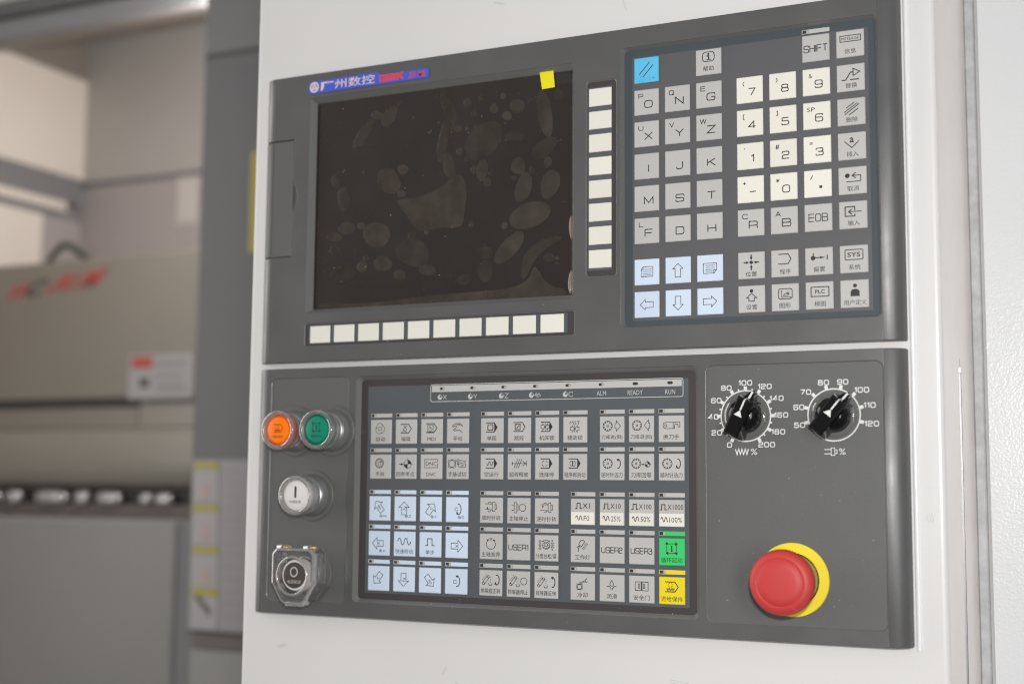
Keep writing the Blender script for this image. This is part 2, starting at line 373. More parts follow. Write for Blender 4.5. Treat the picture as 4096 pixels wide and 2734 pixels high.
    def wave(s, x0, x1, cy, amp, n=2.5, w=None, ph=0):
        N = 60; sg = lambda v: math.copysign(abs(v) ** .7, v); s.l([(x0 + (x1 - x0) * i / N, cy - amp * sg(math.sin(2 * math.pi * n * i / N + ph))) for i in range(N + 1)], w=w)
    def pulse(s, x0, y0, w_, h_): s.l([(x0, y0), (x0 + w_ * .25, y0), (x0 + w_ * .25, y0 - h_), (x0 + w_ * .72, y0 - h_), (x0 + w_ * .72, y0), (x0 + w_, y0)])
    def zig(s, x0, x1, cy, amp, n=4, w=None): s.l([(x0 + (x1 - x0) * i / (2 * n), cy + (amp if i % 2 else -amp)) for i in range(2 * n + 1)], w=w)
    def squeeze(s, cx, cy, k=1.0):
        s.l([(cx, cy - 15 * k), (cx, cy + 15 * k)], w=2.2)
        for q in (-1, 1): s.l([(cx + q * 19 * k, cy - 7 * k), (cx + q * 11 * k, cy - 7 * k), (cx + q * 11 * k, cy - 14 * k), (cx + q * 1.5 * k, cy), (cx + q * 11 * k, cy + 14 * k), (cx + q * 11 * k, cy + 7 * k), (cx + q * 19 * k, cy + 7 * k)], True, 2.2)
    def spindle(s, x, cy=36, k=1.0, f=1):
        s.l([(x, cy - 11 * k), (x + f * 34 * k, cy - 11 * k)], w=2.2); s.l([(x, cy + 11 * k), (x + f * 34 * k, cy + 11 * k)], w=2.2)
        s.r(x + 34 * k, cy - 18 * k, x + 45 * k, cy + 18 * k, 2.2); s.l([(x + 45 * k, cy - 9 * k), (x + 52 * k, cy - 9 * k), (x + 52 * k, cy + 9 * k), (x + 45 * k, cy + 9 * k)], w=2.2)
    def turn(s, cx, cy, up, rx=9, ry=18):
        s.a(cx, cy, rx, ry, -110 if not up else -80, 110 if up else 80)
        if up: s.tri(cx - 7, cy - ry + 2, 195, 9, 10)
        else: s.tri(cx - 8, cy + ry - 13, -105, 12, 10)
        if up: s.a(cx, cy, rx, ry, -120, -80)
        else: s.a(cx, cy, rx, ry, 80, 125)
    def conv(s):
        s.rot(30, 38, -52)
        s.c(12, 38, 4.5, 2.2); s.c(46, 38, 4.5, 2.2); s.l([(10, 32.5), (48, 32.5)], w=2.2); s.l([(10, 43.5), (48, 43.5)], w=2.2)
        for i in range(4): s.l([(20 + 8 * i, 26), (25 + 8 * i, 26)], w=2)
        s.rot()
        for i in range(4): s.l([(50, 25 + 7 * i), (50, 29 + 7 * i)], w=2)
        s.l([(41, 50), (45, 59), (54, 59), (58, 50)], w=2.2)
    def at(s, x, y, L): s.c(x, y, 5.5, 1.8); s.c(x, y, 2.2, 1.5); s.e(L, x + 16, y, 9, 1.6, 0.85) if L != '4th' else s.t('4th', x + 17, y, 18, 9)
    def page(s, right):
        pts = [(28, 68), (28, 40), (36, 30), (75, 30), (75, 68)] if not right else [(25, 32), (76, 32), (76, 58), (66, 70), (25, 70)]
        s.l(pts, True, 2.2)
        s.l([(28, 41), (36, 41), (36, 30)] if not right else [(76, 58), (65, 58), (65, 70)], w=2)
        for i, yy in enumerate((40, 48, 56, 63)): s.l([(40 if (not right and i == 0) else 34, yy), (70 if not (right and i == 3) else 60, yy)], w=2)
# ------------------------------------------------------------------ the white operator box and the door beside it
HF = 3.0        # front face of both dark housings; key tops lie at h = 0
box = thing('operator_box', 'white powder coated operator box carrying both dark control panels', 'cabinet', (30, 480, -90))
m = MB()
fr = lambda d, h: [(-241.4 + d, -420 + d, h), (301.4 + 1.8 - d, -420 + d, h), (301.4 + 1.8 - d, 480 - d, h), (-241.4 + d, 480 - d, h)]
m.loft([fr(0, -12), fr(.25, -10.4), fr(1.0, -9.1), fr(2.2, -8.25), fr(3.8, -8)], cap1=True)
m.box(-241.3, -239.0, -420, 480, -164, -12)
m.box(-239.0, 301.4, -420, -417, -164, -12); m.box(-239.0, 301.4, 477, 480, -164, -12)
m.build('front_shell', MT['white'], box, smooth_angle=50)
m = MB(); m.loft([[(284.6 + 1.7 * math.cos(math.radians(a)), y, -8.2 + 1.5 * math.sin(math.radians(a))) for a in range(180, -1, -20)] for y in (-226, 207)], closed=False, smooth=True); m.build('panel_edge_bead', MT['white_tex'], box)
m = MB()   # bare right flank with a long round-topped slot
def xplate(mb, x0, x1, outer, hole):
    t = MB(); plate(outer, [hole], x0, x1, 0.0, t)
    mb.add([(z, y, x) for x, y, z in t.v], t.f)
sl = [(-83, 480 - 30), (-83, 24), (-86, 17), (-90, 13), (-93, 20), (-95.5, 450)]
xplate(m, 301.6, 303.2, [(-163, -419.5), (-12.2, -419.5), (-12.2, 479.5), (-163, 479.5)], sl)
m.build('side_plate', MT['side'], box)
m = MB(); m.box(296, 301.0, 10, 455, -97, -81); m.build('slot_shadow_box', MT['gasket'], box)
m = MB(); m.loft([[(301.6, y, -89.5 - i * 1.2 + (0.5 if i in (0, 3) else 0)) for i in range(4)] for y in (24, 450)], closed=False)
m.box(300.2, 303.5, 24, 450, -93.4, -92.4, 0.3); m.build('slot_lip', MT['steel'], box)

door = thing('machine_side_door', 'white textured sheet metal door right of the operator box', 'machine door', (560, 480, -180))
m = MB(); m.box(311.5, 900, -700, 700, -200, -158, 2.5); m.build('door_panel', MT['white_tex'], door)
m = MB(); m.box(303.0, 311.5, -700, 700, -200, -164, 1.0); m.build('edge_strip', MT['gasket'], door)

MT['scuff'] = mat('pink_scuff', (0.74, 0.66, 0.65), 0.5); MT['scuff2'] = mat('grey_scuff', (0.60, 0.60, 0.58), 0.5)
I = Ink(100, 0, 0, -7.96, .5, None)
for x, y, L, a, k in ((52, -268, 22, -50, 0), (66, -262, 16, 38, 0), (40, -276, 12, 10, 0), (84, -250, 10, 70, 0), (-20, -262, 8, 20, 1), (-60, 244, 6, -60, 1), (-48, 250, 4, 10, 1), (30, 252, 5, 40, 1), (-228, 150, 3, 30, 1), (120, 236, 14, 8, 1), (292, 120, 6, 80, 1), (-205, 232, 7, -20, 1)):
    I.mi = k; c, s_ = math.cos(math.radians(a)), math.sin(math.radians(a))
    for j in range(3): dx, dy = random.gauss(0, 1.2), random.gauss(0, 1.2); I.l([(x + dx, y + dy), (x + L * c * .5 + dx + random.gauss(0, .5), y + L * s_ * .5 + dy), (x + L * c + dx, y + L * s_ + dy)], w=.35)
tag(I.mb.build('scuff_mark', [MT['scuff'], MT['scuff2']], box), kind='stuff')

# ------------------------------------------------------------------ dark housings
def side_strip(mb, y0, y1, right, xs=None, hs=None):
    """rounded flank of the housing, from the flat face back to the box"""
    prof = []
    for i in range(11):
        t = math.radians(9 * i)
        prof.append((268 + 13.7 * math.sin(t), -8 + 11 * math.cos(t)) if right else (-215 - 10.5 * math.sin(t), -8 + 11 * math.cos(t)))
    L = lambda y, d: [(x - (d if right else -d) * (i / 10), y, h - d * (1 - i / 10) * 1) for i, (x, h) in enumerate(prof)]
    mb.loft([L(y0, .8), L(y0 + .25, .25), L(y0 + .8, 0), L(y1 - .8, 0), L(y1 - .25, .25), L(y1, .8)], 0, smooth=True, closed=False)
    bx = 268 if right else -215
    for y in (y0, y1):
        q = L(y, .8); mb.add([(bx, y, -8)] + q, [tuple(range(len(q) + 1))])
def recess(mb, x0, x1, y0, y1, r, w, h0, h1, rin=None, mi=0, mid=None):
    a = rrect(x0, x1, y0, y1, r, h0); b = rrect(x0 + w, x1 - w, y0 + w, y1 - w, max(0.2, rin if rin is not None else r - w * .6), h1)
    mb.loft([a, b], mi)
P2 = lambda l: [(p[0], p[1]) for p in l]

unit = thing('display_unit', 'dark grey numerical control unit with blank screen and letter keys, upper of two panels', 'control panel', (26, 9.3, -8))
KP = (86.4, 267.2, -209.0, -6.6); HS = (-180.6, 50.9, -20.9, -2.5); VS = (59.8, 83.1, -187.6, -43.9); SC = (-180.2, 49.5, -203.2, -29.4)
m = MB()
DX = -194.6
notch = [(DX, -134.6), (DX + 1.6, -132.5), (DX + 3.2, -128.5), (DX + 3.9, -124), (DX + 3.2, -119.5), (DX + 1.6, -115.3), (DX, -113.3)]
outer = [(-215, -223.3), (268, -223.3), (268, 9.3), (-215, 9.3), (-215, -75.2), (DX, -75.2)] + notch[::-1] + [(DX, -171.2), (-215, -171.2)]
plate(outer, [P2(rrect(SC[0], SC[1], SC[2], SC[3], 0.6, 0)), P2(rrect(*KP, 4.0, 0)), P2(rrect(*HS, 2.2, 0)), P2(rrect(*VS, 2.6, 0))], -8, HF, 0.45, m)
side_strip(m, -223.3, 9.3, True); side_strip(m, -223.3, -171.2, False); side_strip(m, -75.2, 9.3, False)
m.box(-219, -186.5, -171.0, -75.4, -8, 1.2)
m.build('housing', MT['housing'], unit, smooth_angle=35)
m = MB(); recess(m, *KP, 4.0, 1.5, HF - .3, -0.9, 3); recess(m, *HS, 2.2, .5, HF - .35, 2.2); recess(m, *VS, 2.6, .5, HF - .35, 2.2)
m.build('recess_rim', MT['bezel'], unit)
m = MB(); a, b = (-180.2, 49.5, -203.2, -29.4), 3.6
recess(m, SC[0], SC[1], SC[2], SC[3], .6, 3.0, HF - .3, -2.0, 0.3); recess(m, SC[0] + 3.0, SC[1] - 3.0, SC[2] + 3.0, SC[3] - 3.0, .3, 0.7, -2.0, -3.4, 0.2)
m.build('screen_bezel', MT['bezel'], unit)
m = MB(); m.box(-178.5, 48, -201.5, -31, -6, -3.0); m.build('screen_glass', MT['glass'], unit)
# memory card cover, left edge
m = MB(); m.loft([[(-215, -170.5, -6), (-195.4, -170.5, -6), (-195.4, -76.0, -6), (-215, -76.0, -6)], [(-215, -170.5, 2.4), (-195.4, -170.5, 2.4), (-195.4, -76.0, 2.4), (-215, -76.0, 2.4)],
                  [(-215, -170.1, 2.75), (-195.8, -170.1, 2.75), (-195.8, -76.4, 2.75), (-215, -76.4, 2.75)]], cap1=True)
side_strip(m, -170.3, -76.2, False); cov = m.build('card_slot_cover', MT['housing_s'], unit, smooth_angle=35)

# film faces inside the recesses
m = MB(); m.box(87.5, 266.2, -207.9, -7.7, -4, -0.9, mi=0); m.box(94.0, 261.2, -201.8, -11.3, -0.9, -0.84, mi=1); m.build('keypad_film', [MT['rim2'], MT['film2']], unit)
m = MB(); m.box(HS[0] + .4, HS[1] - .4, HS[2] + .4, HS[3] - .4, 0, 2.15, mi=0); m.box(-176.6, 45.2, -19.3, -5.0, 2.15, 2.2, mi=1)
m.build('softkey_film', [MT['rim'], MT['film']], unit)
m = MB(); m.box(VS[0] + .4, VS[1] - .4, VS[2] + .4, VS[3] - .4, 0, 2.15, mi=0); m.box(60.9, 79.4, -183.0, -48.6, 2.15, 2.2, mi=1)
m.build('softkey_film', [MT['rim'], MT['film']], unit)

# ------------------------------------------------------------------ keys
kcache = {}
def key_mesh(w, hgt, col, t=0.85):
    k = (w, hgt, col)
    if k not in kcache:
        m = MB(); m.loft([rrect(0, w, 0, hgt, .45, -t, 2), rrect(.04, w - .04, .04, hgt - .04, .45, -0.40, 2), rrect(.5, w - .5, .5, hgt - .5, .35, 0, 2)], cap1=True)
        me = bpy.data.meshes.new('key_' + col)
        me.from_pydata([(x / 1000, -h / 1000, -y / 1000) for x, y, h in m.v], [], m.f); me.materials.append(MT[col])
        bm = bmesh.new(); bm.from_mesh(me); bmesh.ops.recalc_face_normals(bm, faces=bm.faces); bm.to_mesh(me); bm.free()
        kcache[k] = me
    return kcache[k]
def key(parent, x, y, col, fn=None, w=18.5, hgt=18.5, h=0.0, label=None, name='key', soft=False, extra=None):
    o = place(name, key_mesh(w, hgt, col), parent, (x, y, h))
    if label: o['label'] = label
    if fn:
        I = Ink(); I.ox, I.oy, I.h = x, y, h + 0.02
        mats = [MT['ink_soft'] if soft else MT['ink'], MT['key_cream'], MT['print_white']]
        fn(I); I.mb.build('legend', mats, o)
    return o
# blank soft keys
for i in range(10): key(unit, -176.0 + 22.14 * i + .75, -18.7, 'key_cream', w=18.45, hgt=13.5, h=3.0, name='softkey')
for i in range(8): key(unit, 61.7, -182.0 + 16.93 * i, 'key_cream', w=17.5, hgt=13.2, h=3.0, name='softkey')

KX = [95.5, 118.6, 141.7, 170.95, 194.0, 217.1, 240.2]
KY = [-201.1, -177.6, -154.3, -130.9, -107.6, -84.4, -54.9, -31.8]
def two(sm, big, dig=False):
    def f(I):
        if sm: I.e(sm, 28 if len(sm) < 2 else 33, 26 if not dig else 27, 17 if sm not in "-.,'+=" else 14, 2.8, 0.95)
        (I.e(big, 59 if len(big) < 2 else 50, 59, 26 if dig else 27, 3.7, 1.05) if big != '.' else I.br(56, 58, 66, 68))
    return f
def word(s_, h=24, w=3.0, cy=50, fit=80): return lambda I: I.e(s_, 50, cy, h, w, fit=fit)
def i_reset(I): I.l([(22, 66), (64, 20)], w=3.2); I.l([(36, 78), (78, 32)], w=3.2)
def i_help(I): I.l(rnd([(27, 12), (73, 12), (73, 48), (27, 48)], 12, True), True, 3.2); I.d(50, 20, 4); I.l([(43, 27), (51, 27), (51, 41)], w=5); I.l([(42, 42), (60, 42)], w=3); I.zh('帮助', cy=76)
def i_msg(I): I.r(14, 20, 88, 42, 3); I.t('MESSAGE', 51, 31, 64, 11); I.zh('信息', 50, 78)
def i_alter(I): I.l([(18, 58), (32, 58), (50, 30), (60, 30)], w=4.2); I.l([(59, 17), (83, 31), (59, 44)], True, 3.4); I.l([(48, 58), (80, 58)], w=4.2); I.zh('替换', 52, 79)
def i_del(I):
    for q, (a, b, c, d) in enumerate(((32, 38, 62, 16), (25, 53, 72, 20), (26, 62, 79, 23), (42, 64, 75, 40))): I.l([(a, b - 2), (c, d)], w=3.2)
    I.zh('删除', 52, 79)
def i_ins(I): I.l([(24, 32), (50, 56), (76, 32)], w=3.2); I.t('a', 50, 28, 15, 19, .02); I.zh('插入', 52, 79)
def i_can(I): I.d(32, 32, 8.5); I.l([(52, 32), (79, 32), (79, 54), (28, 54)], w=3.2); I.l([(62, 22), (49, 32), (62, 42)], w=3.6); I.zh('取消', 52, 79)
def i_inp(I): I.l([(56, 34), (56, 20), (22, 20), (22, 54), (56, 54), (56, 46)], w=4); I.l([(34, 38), (80, 38)], w=3.2); I.l([(46, 28), (34, 38), (46, 48)], w=3.6); I.zh('输入', 52, 79)
def i_pos(I):
    I.d(50, 39, 6.5)
    for a in range(4):
        c, s_ = (1, 0, -1, 0)[a], (0, 1, 0, -1)[a]
        I.l([(50 + c * 29, 39 + s_ * 29), (50 + c * 17, 39 + s_ * 29 * 17 / 29)], w=4.6); I.tri(50 + c * 8, 39 + s_ * 8, 180 + 90 * a, 11, 11)
    I.zh('位置', 50, 82)
def i_prog(I): I.pent(26, 63, 73, 16, 52); I.zh('程序', 52, 80)
def i_off(I): I.d(29, 38, 8.5); I.l([(30, 20), (30, 32)], w=3.5); I.l([(34, 37), (62, 37)], w=3.5); I.tri(74, 37, 0, 20, 9); I.l([(80, 28), (80, 46)], w=4); I.zh('偏置', 51, 79)
def i_sys(I): I.r(19, 16, 82, 52, 3.2, 4); I.t('SYS', 50, 34, 46, 17, .02); I.zh('系统', 52, 79)
def i_set(I): I.d(50, 20, 6.5); I.l([(50, 29), (69, 46), (60, 46), (60, 58), (40, 58), (40, 46), (31, 46)], True, 3); I.zh('设置', 50, 80)
def i_gra(I):
    I.l(rnd([(26, 19), (76, 19), (76, 56), (26, 56)], 8, True), True, 3); I.l([(37, 50), (37, 28)], w=2); I.l([(34, 50), (70, 50)], w=2); I.tri(37, 23, -90, 6, 6); I.tri(74, 50, 0, 6, 6)
    I.l(rnd([(42, 46), (48, 38), (56, 34), (66, 36), (58, 45)], 4, True), True, 2.2); I.l([(52, 37), (68, 37)], w=2); I.l([(61, 28), (60, 40)], w=2); I.zh('图形', 50, 80)
def i_plc(I): I.r(20, 19, 84, 53, 3.4); I.t('PLC', 52, 36, 34, 15, .02); I.zh('梯图', 52, 80)
def i_usr(I):
    I.d(52, 21, 7); I.f(rnd([(36, 59), (36, 40), (44, 33), (60, 33), (68, 40), (68, 59)], 6)); I.zh('用户定义', 52, 81)
    I.mi = 1; I.mi = 0
def oa(d): return lambda I: I.arrow(50, 51, d, 52, 22, 40, 20, 2.4)
UK = [(0, 0, 'key_cyan', i_reset, 'sky blue key with two slashes and dirty smudges'), (2, 0, 'key_grey', i_help, None), (5, 0, 'key_grey', word('SHIFT', 25, 3.2, 52, 86), None), (6, 0, 'key_grey', i_msg, None)]
for r_, row in enumerate([[('P', 'O'), ('Q', 'N'), ('E', 'G')], [('U', 'X'), ('V', 'Y'), ('W', 'Z')], [('', 'I'), ('', 'J'), ('', 'K')], [('', 'M'), ('', 'S'), ('', 'T')], [('L', 'F'), ('', 'D'), ('', 'H')]]):
    for c_, (a, b) in enumerate(row): UK.append((c_, r_ + 1, 'key_grey', two(a, b), None))
for r_, row in enumerate([[('(', '7'), (')', '8'), (None, '9')], [('[', '4'), (']', '5'), (None, '6')], [("'", '1'), ('#', '2'), ('=', '3')], [('+', '-'), ('*', '0'), ('/', '.')]]):
    for c_, (a, b) in enumerate(row): UK.append((c_ + 3, r_ + 1, 'key_cream', two(a, b, True) if a else ((lambda b: lambda I: (I.t('&' if b == '9' else 'SP', 29, 27, 13 if b == '9' else 30, 16), I.e(b, 59, 59, 27, 3.7, 1.05)))(b)), None))
UK += [(3, 5, 'key_grey', two('C', 'R'), None), (4, 5, 'key_grey', two('A', 'B'), None), (5, 5, 'key_grey', word('EOB', 27, 3.2, 50, 68), None),
       (6, 1, 'key_grey', i_alter, None), (6, 2, 'key_grey', i_del, None), (6, 3, 'key_grey', i_ins, None), (6, 4, 'key_grey', i_can, None), (6, 5, 'key_grey', i_inp, None),
       (0, 6, 'key_blue', lambda I: I.page(False), 0), (1, 6, 'key_blue', oa(-90), 0), (2, 6, 'key_blue', lambda I: I.page(True), 0),
       (0, 7, 'key_blue', oa(180), 0), (1, 7, 'key_blue', oa(90), 0), (2, 7, 'key_blue', oa(0), 0),
       (3, 6, 'key_grey', i_pos, None), (4, 6, 'key_grey', i_prog, None), (5, 6, 'key_grey', i_off, None), (6, 6, 'key_grey', i_sys, None),
       (3, 7, 'key_grey', i_set, None), (4, 7, 'key_grey', i_gra, None), (5, 7, 'key_grey', i_plc, None), (6, 7, 'key_grey', i_usr, None)]
for c_, r_, col, fn, lb in UK: key(unit, KX[c_], KY[r_], col, fn, label=lb or None)
ledm = {}
def indicator(parent, x, y, col, small=True):
    """printed bar above a key with its little lamp window; x, y = top left of the key"""
    if col not in ledm:
        m = MB(); m.box(-.15, 18.6, -4.65, -1.75, -.84, -.78, mi=0); m.box(.25, 4.5, -4.3, -2.1, -.78, -.74, mi=1); m.box(2.9, 4.4, -4.2, -2.2, -.74, -.71, mi=2)
        o = m.build('indicator_bar', [MT[col], MT['led_dark'], MT['led_pale']], parent, at=(0, 0, 0)); ledm[col] = o.data
        p = ORG[parent.name]; o.location = ((x - p[0]) / 1000, p[2] / 1000, -(y - p[1]) / 1000); ORG[o.name] = (x, y, 0); return o
    return place('indicator_bar', ledm[col], parent, (x, y, 0))
indicator(unit, KX[5], KY[0] + .3, 'key_grey')
# ---- dirt on the reset key
I = Ink(18.5, KX[0], KY[0], 0.3, mats=None)
for k in range(34):
    a, b = random.uniform(20, 88), 88 + random.gauss(0, 5) - abs(random.gauss(0, 3)); r0 = random.uniform(.3, 1.3)
    I.mi = 0; I.h = 0.035 + k * .002; I.f([(a + r0 * random.uniform(.6, 2.6) * math.cos(t), b + r0 * math.sin(t)) for t in (0, 1.1, 2.2, 3.3, 4.4, 5.4)])
tag(I.mb.build('smudge', MT['ink_soft'], unit), kind='stuff')

# ---- badge
m = MB(); bp = [(-181.0, -216.6), (-118.2, -217.3), (-117.0, -217.0), (-114.4, -214.9), (-113.2, -214.6), (-72.6, -214.6), (-71.3, -213.6), (-71.3, -208.3), (-72.4, -207.2), (-181.0, -206.5)]
m.loft([[(x, y, HF) for x, y in bp], [(x, y, HF + .5) for x, y in bp], [(x * .9985 - .19, -211.9 + (y + 211.9) * .95, HF + .75) for x, y in bp]], cap1=True)
badge = m.build('name_badge', MT['logo_blue'], unit)
I = Ink(100, 0, 0, HF + .78, 0.5)
I.mi = 0
I.l(I.el(-176.0, -211.8, 3.6, 3.7, 0, 360, 28)[:-1], True, 1.5); I.l([(-176, -214.4), (-173.6, -210.4), (-178.4, -210.4)], True, 1.2); I.d(-176, -211.3, .7)
I.f([(-169.6, -215.0), (-166.8, -215.0), (-166.8, -210.8), (-168.2, -208.3), (-170.2, -208.3), (-169.6, -210.8)]); I.l([(-167, -214.4), (-163.6, -214.4)], w=1.2); I.c(-162.6, -214.3, .8, .35); I.l([(-161.7, -214.3), (-157.8, -214.3)], w=1.0)
I.t('州数控', -138.2, -212.1, 37.2, 7.4, .006)
I.mi = 1
I.l([(-107.6, -213.4), (-114.6, -213.4), (-114.6, -209.4), (-108.2, -209.4), (-108.2, -211.3), (-111.5, -211.3)], w=1.5)
I.l([(-101.2, -213.4), (-106.6, -213.4), (-106.6, -211.4), (-101.4, -211.4), (-101.4, -209.4), (-107.0, -209.4)], w=1.3)
I.f([(-100.2, -214), (-98.0, -214), (-98.0, -208.8), (-100.2, -208.8)]); I.l([(-98.5, -211.4), (-95.8, -213.4)], w=1.5); I.l([(-97.6, -211.6), (-93.6, -209.0)], w=1.6); I.d(-94.6, -213.8, 1.0)
I.t('25i Mb', -81.6, -210.9, 15.4, 4.6, .012, .25)
I.mb.build('lettering', [MT['logo_pale'], MT['logo_red']], badge)

# ------------------------------------------------------------------ protective film on the screen, with its trapped air
film = thing('protective_film', 'clear film with many trapped air bubbles stuck over the dark screen', 'screen protector', (-65, -33, -3))
m = MB(); m.add([(-174.0, -199.5, -2.80), (33.5, -199.5, -2.80), (46.0, -197.4, -2.80), (46.2, -33, -2.80), (-174, -33, -2.80)], [(0, 1, 2, 3, 4)]); m.build('film_sheet', MT['film_clear'], film)
m = MB(); m.loft([[(33.0, -200.6, -2.4), (45.2, -201.0, -2.0)], [(33.6, -190, -2.6), (45.9, -190, -2.5)]], closed=False); m.build('lifted_corner', MT['film_clear'], film)
def blister(loops_c, name, hh=0.35, mi='bubble'):
    c, ring = loops_c; m = MB(); ls = []
    for k, (f_, h) in enumerate(((1.0, -2.77), (.93, -2.77 + hh * .65), (.72, -2.77 + hh), (.35, -2.77 + hh * 1.05))): ls.append([(c[0] + (x - c[0]) * f_, c[1] + (y - c[1]) * f_, h) for x, y in ring])
    m.loft(ls, cap1=True, smooth=True); return m.build(name, MT[mi], film)
BUB = [(-120.5, -184.2, 5.8, 1.5, 0.6, -3.3), (-109.4, -182.0, 5.4, 3.3, 5.0, -7.3), (-132.7, -170.5, 4.1, 2.9, 9.4, -11.0), (-99.7, -191.2, 2.1, 0.2, -0.0, -2.2), (-111.8, -188.0, 1.2, 0.1, -0.0, -1.1), (-87.5, -178.7, 1.1, 0.1, -0.0, -1.2), (-96.0, -184.0, 0.7, 0.1, -0.0, -0.6), (-168.8, -192.7, 1.0, 0.1, -0.0, -0.9), (-56.9, -183.3, 4.7, -1.0, -5.6, -14.1), (-49.8, -166.1, 5.0, 0.5, -0.0, -3.1), (-61.1, -157.6, 4.6, 1.2, 3.0, -16.1), (-26.6, -154.0, 9.1, 8.3, 13.9, -12.9), (-32.5, -165.5, 2.3, 0.2, -0.0, -1.9), (-40.9, -164.9, 1.6, 0.2, -0.0, -1.7), (-46.8, -147.9, 2.9, 0.3, -0.0, -3.2), (-40.6, -141.1, 1.8, 0.2, -0.0, -2.1), (-40.5, -185.0, 3.6, 0.4, -0.0, -3.6), (-28.9, -187.4, 2.3, 0.3, -0.0, -2.4), (-34.6, -176.0, 2.6, 0.3, -0.0, -3.0), (-17.9, -178.0, 3.4, 0.4, -0.0, -4.2), (1.7, -177.8, 5.4, 3.5, 3.0, -4.5), (-7.1, -171.2, 3.8, 0.4, -0.0, -3.7), (-10.1, -186.7, 2.3, 0.3, -0.0, -2.6), (12.9, -180.8, 2.1, 0.2, -0.0, -2.1), (2.9, -187.0, 1.0, 0.1, -0.0, -1.0), (16.9, -182.8, 0.9, 0.1, -0.0, -0.8), (35.7, -181.9, 3.9, 0.5, -0.0, -4.1), (-7.6, -165.5, 1.3, 0.1, -0.0, -1.4), (-0.3, -154.8, 8.1, 0.8, -0.0, -3.8), (24.1, -169.5, 6.0, -0.3, -3.4, -18.0), (23.7, -143.2, 4.0, 4.8, 10.3, -7.0), (26.8, -132.6, 3.2, 0.3, -0.0, -4.6), (2.7, -132.0, 5.7, 0.5, -0.1, -6.9), (13.9, -127.9, 2.3, 0.2, -0.0, -3.0), (-0.4, -123.3, 2.2, 0.2, -0.0, -2.1), (7.2, -115.5, 6.0, 2.0, 3.4, -11.9), (28.7, -115.9, 7.4, 1.9, 2.1, -11.0), (12.3, -94.0, 16.1, -4.1, -3.7, -9.4), (-8.2, -87.6, 2.5, 0.2, -0.0, -3.0), (-55.6, -137.5, 4.9, -0.2, -1.9, -11.3), (-96.2, -138.7, 4.9, 0.5, -0.1, -4.0), (-109.0, -130.5, 7.7, -5.1, -8.1, -9.1), (-96.8, -119.3, 3.5, 0.3, -0.1, -3.2), (-34.7, -132.6, 2.7, 0.3, -0.0, -3.3), (-27.4, -131.6, 4.8, 0.8, 0.7, -8.6), (-19.6, -128.7, 2.8, 0.3, -0.0, -2.9), (-22.8, -122.0, 3.3, 0.3, -0.0, -3.3), (-35.9, -90.5, 2.2, 0.2, -0.0, -2.6), (-156.9, -134.8, 4.7, 0.1, -0.8, -6.4), (-149.5, -119.5, 5.9, 0.5, -0.3, -10.4), (-130.9, -139.8, 1.7, 0.2, -0.0, -1.7), (-146.4, -95.7, 8.6, -0.0, -0.6, -4.9), (-133.1, -96.9, 3.5, 0.3, -0.1, -3.0), (-158.2, -89.7, 6.8, 1.0, 0.3, -4.2), (-119.1, -88.7, 11.5, -2.8, -4.2, -9.9), (-156.8, -78.6, 5.0, -0.8, -1.3, -3.8), (-86.3, -72.2, 14.4, 3.2, 2.0, -10.9), (-87.4, -85.5, 3.5, 0.2, -0.1, -3.6), (-149.7, -59.4, 11.4, -5.0, -4.8, -7.1), (-131.7, -64.4, 4.6, 0.3, -0.1, -4.8), (-128.4, -70.7, 2.8, 0.2, -0.1, -2.4), (-113.1, -65.6, 9.3, 0.6, -0.1, -5.4), (-97.4, -55.5, 5.1, 0.3, -0.1, -4.5), (-73.4, -58.2, 6.9, 0.4, -0.1, -4.7), (-41.4, -48.6, 6.6, -0.7, -0.9, -4.1), (-24.0, -68.0, 6.6, 0.4, -0.1, -5.2), (-24.2, -54.3, 6.3, 0.9, 0.7, -8.5), (-4.3, -70.7, 5.3, 4.4, 11.1, -11.4), (28.2, -61.2, 4.8, 0.3, -0.0, -3.1), (34.7, -60.6, 1.4, 0.1, -0.0, -1.6), (34.2, -56.9, 1.4, 0.1, -0.0, -1.3), (-72.9, -165.4, 1.5, 0.2, -0.0, -1.4), (-67.4, -193.1, 1.2, 0.1, -0.0, -1.4), (-64.9, -172.5, 1.2, 0.1, -0.0, -1.4), (-7.5, -152.9, 0.8, 0.1, -0.0, -0.7), (16.8, -161.1, 0.9, 0.1, -0.0, -0.8), (40.3, -101.9, 1.0, 0.1, -0.0, -0.9), (-74.6, -87.5, 1.9, 0.1, -0.0, -1.9), (37.1, -148.6, 0.7, 0.1, -0.0, -0.7), (-12.6, -152.6, 0.9, 0.1, -0.0, -0.8), (-92.5, -156.0, 0.7, 0.1, -0.0, -0.6), (-49.9, -154.1, 0.7, 0.1, -0.0, -0.7)]
for q, (cx, cy, ux, uy, vx, vy) in enumerate(BUB):
    n = 22; ph = random.uniform(0, 6); am = random.uniform(.02, .09)
    ring = []
    for i in range(n):
        t = 2 * math.pi * i / n; k = 1 + am * math.sin(2 * t + ph) + am * .6 * math.sin(3 * t + 2 * ph)
        ring.append((cx + (ux * math.cos(t) + vx * math.sin(t)) * k, cy + (uy * math.cos(t) + vy * math.sin(t)) * k))
    blister(((cx, cy), ring), 'air_bubble', min(.16, .05 + .02 * math.hypot(ux, uy)))
BIG = [(-101.2, -115.4), (-83.7, -115.2), (-71.7, -118.3), (-61.2, -122.1), (-53.5, -128.5), (-46.3, -131.1), (-41.7, -125.1), (-40.3, -113.3), (-41.7, -102.9), (-43.2, -91.4), (-46.4, -89.3), (-63.4, -89.9), (-79.2, -88.5), (-85.3, -91.0), (-91.5, -100.9), (-100.4, -111.2)]
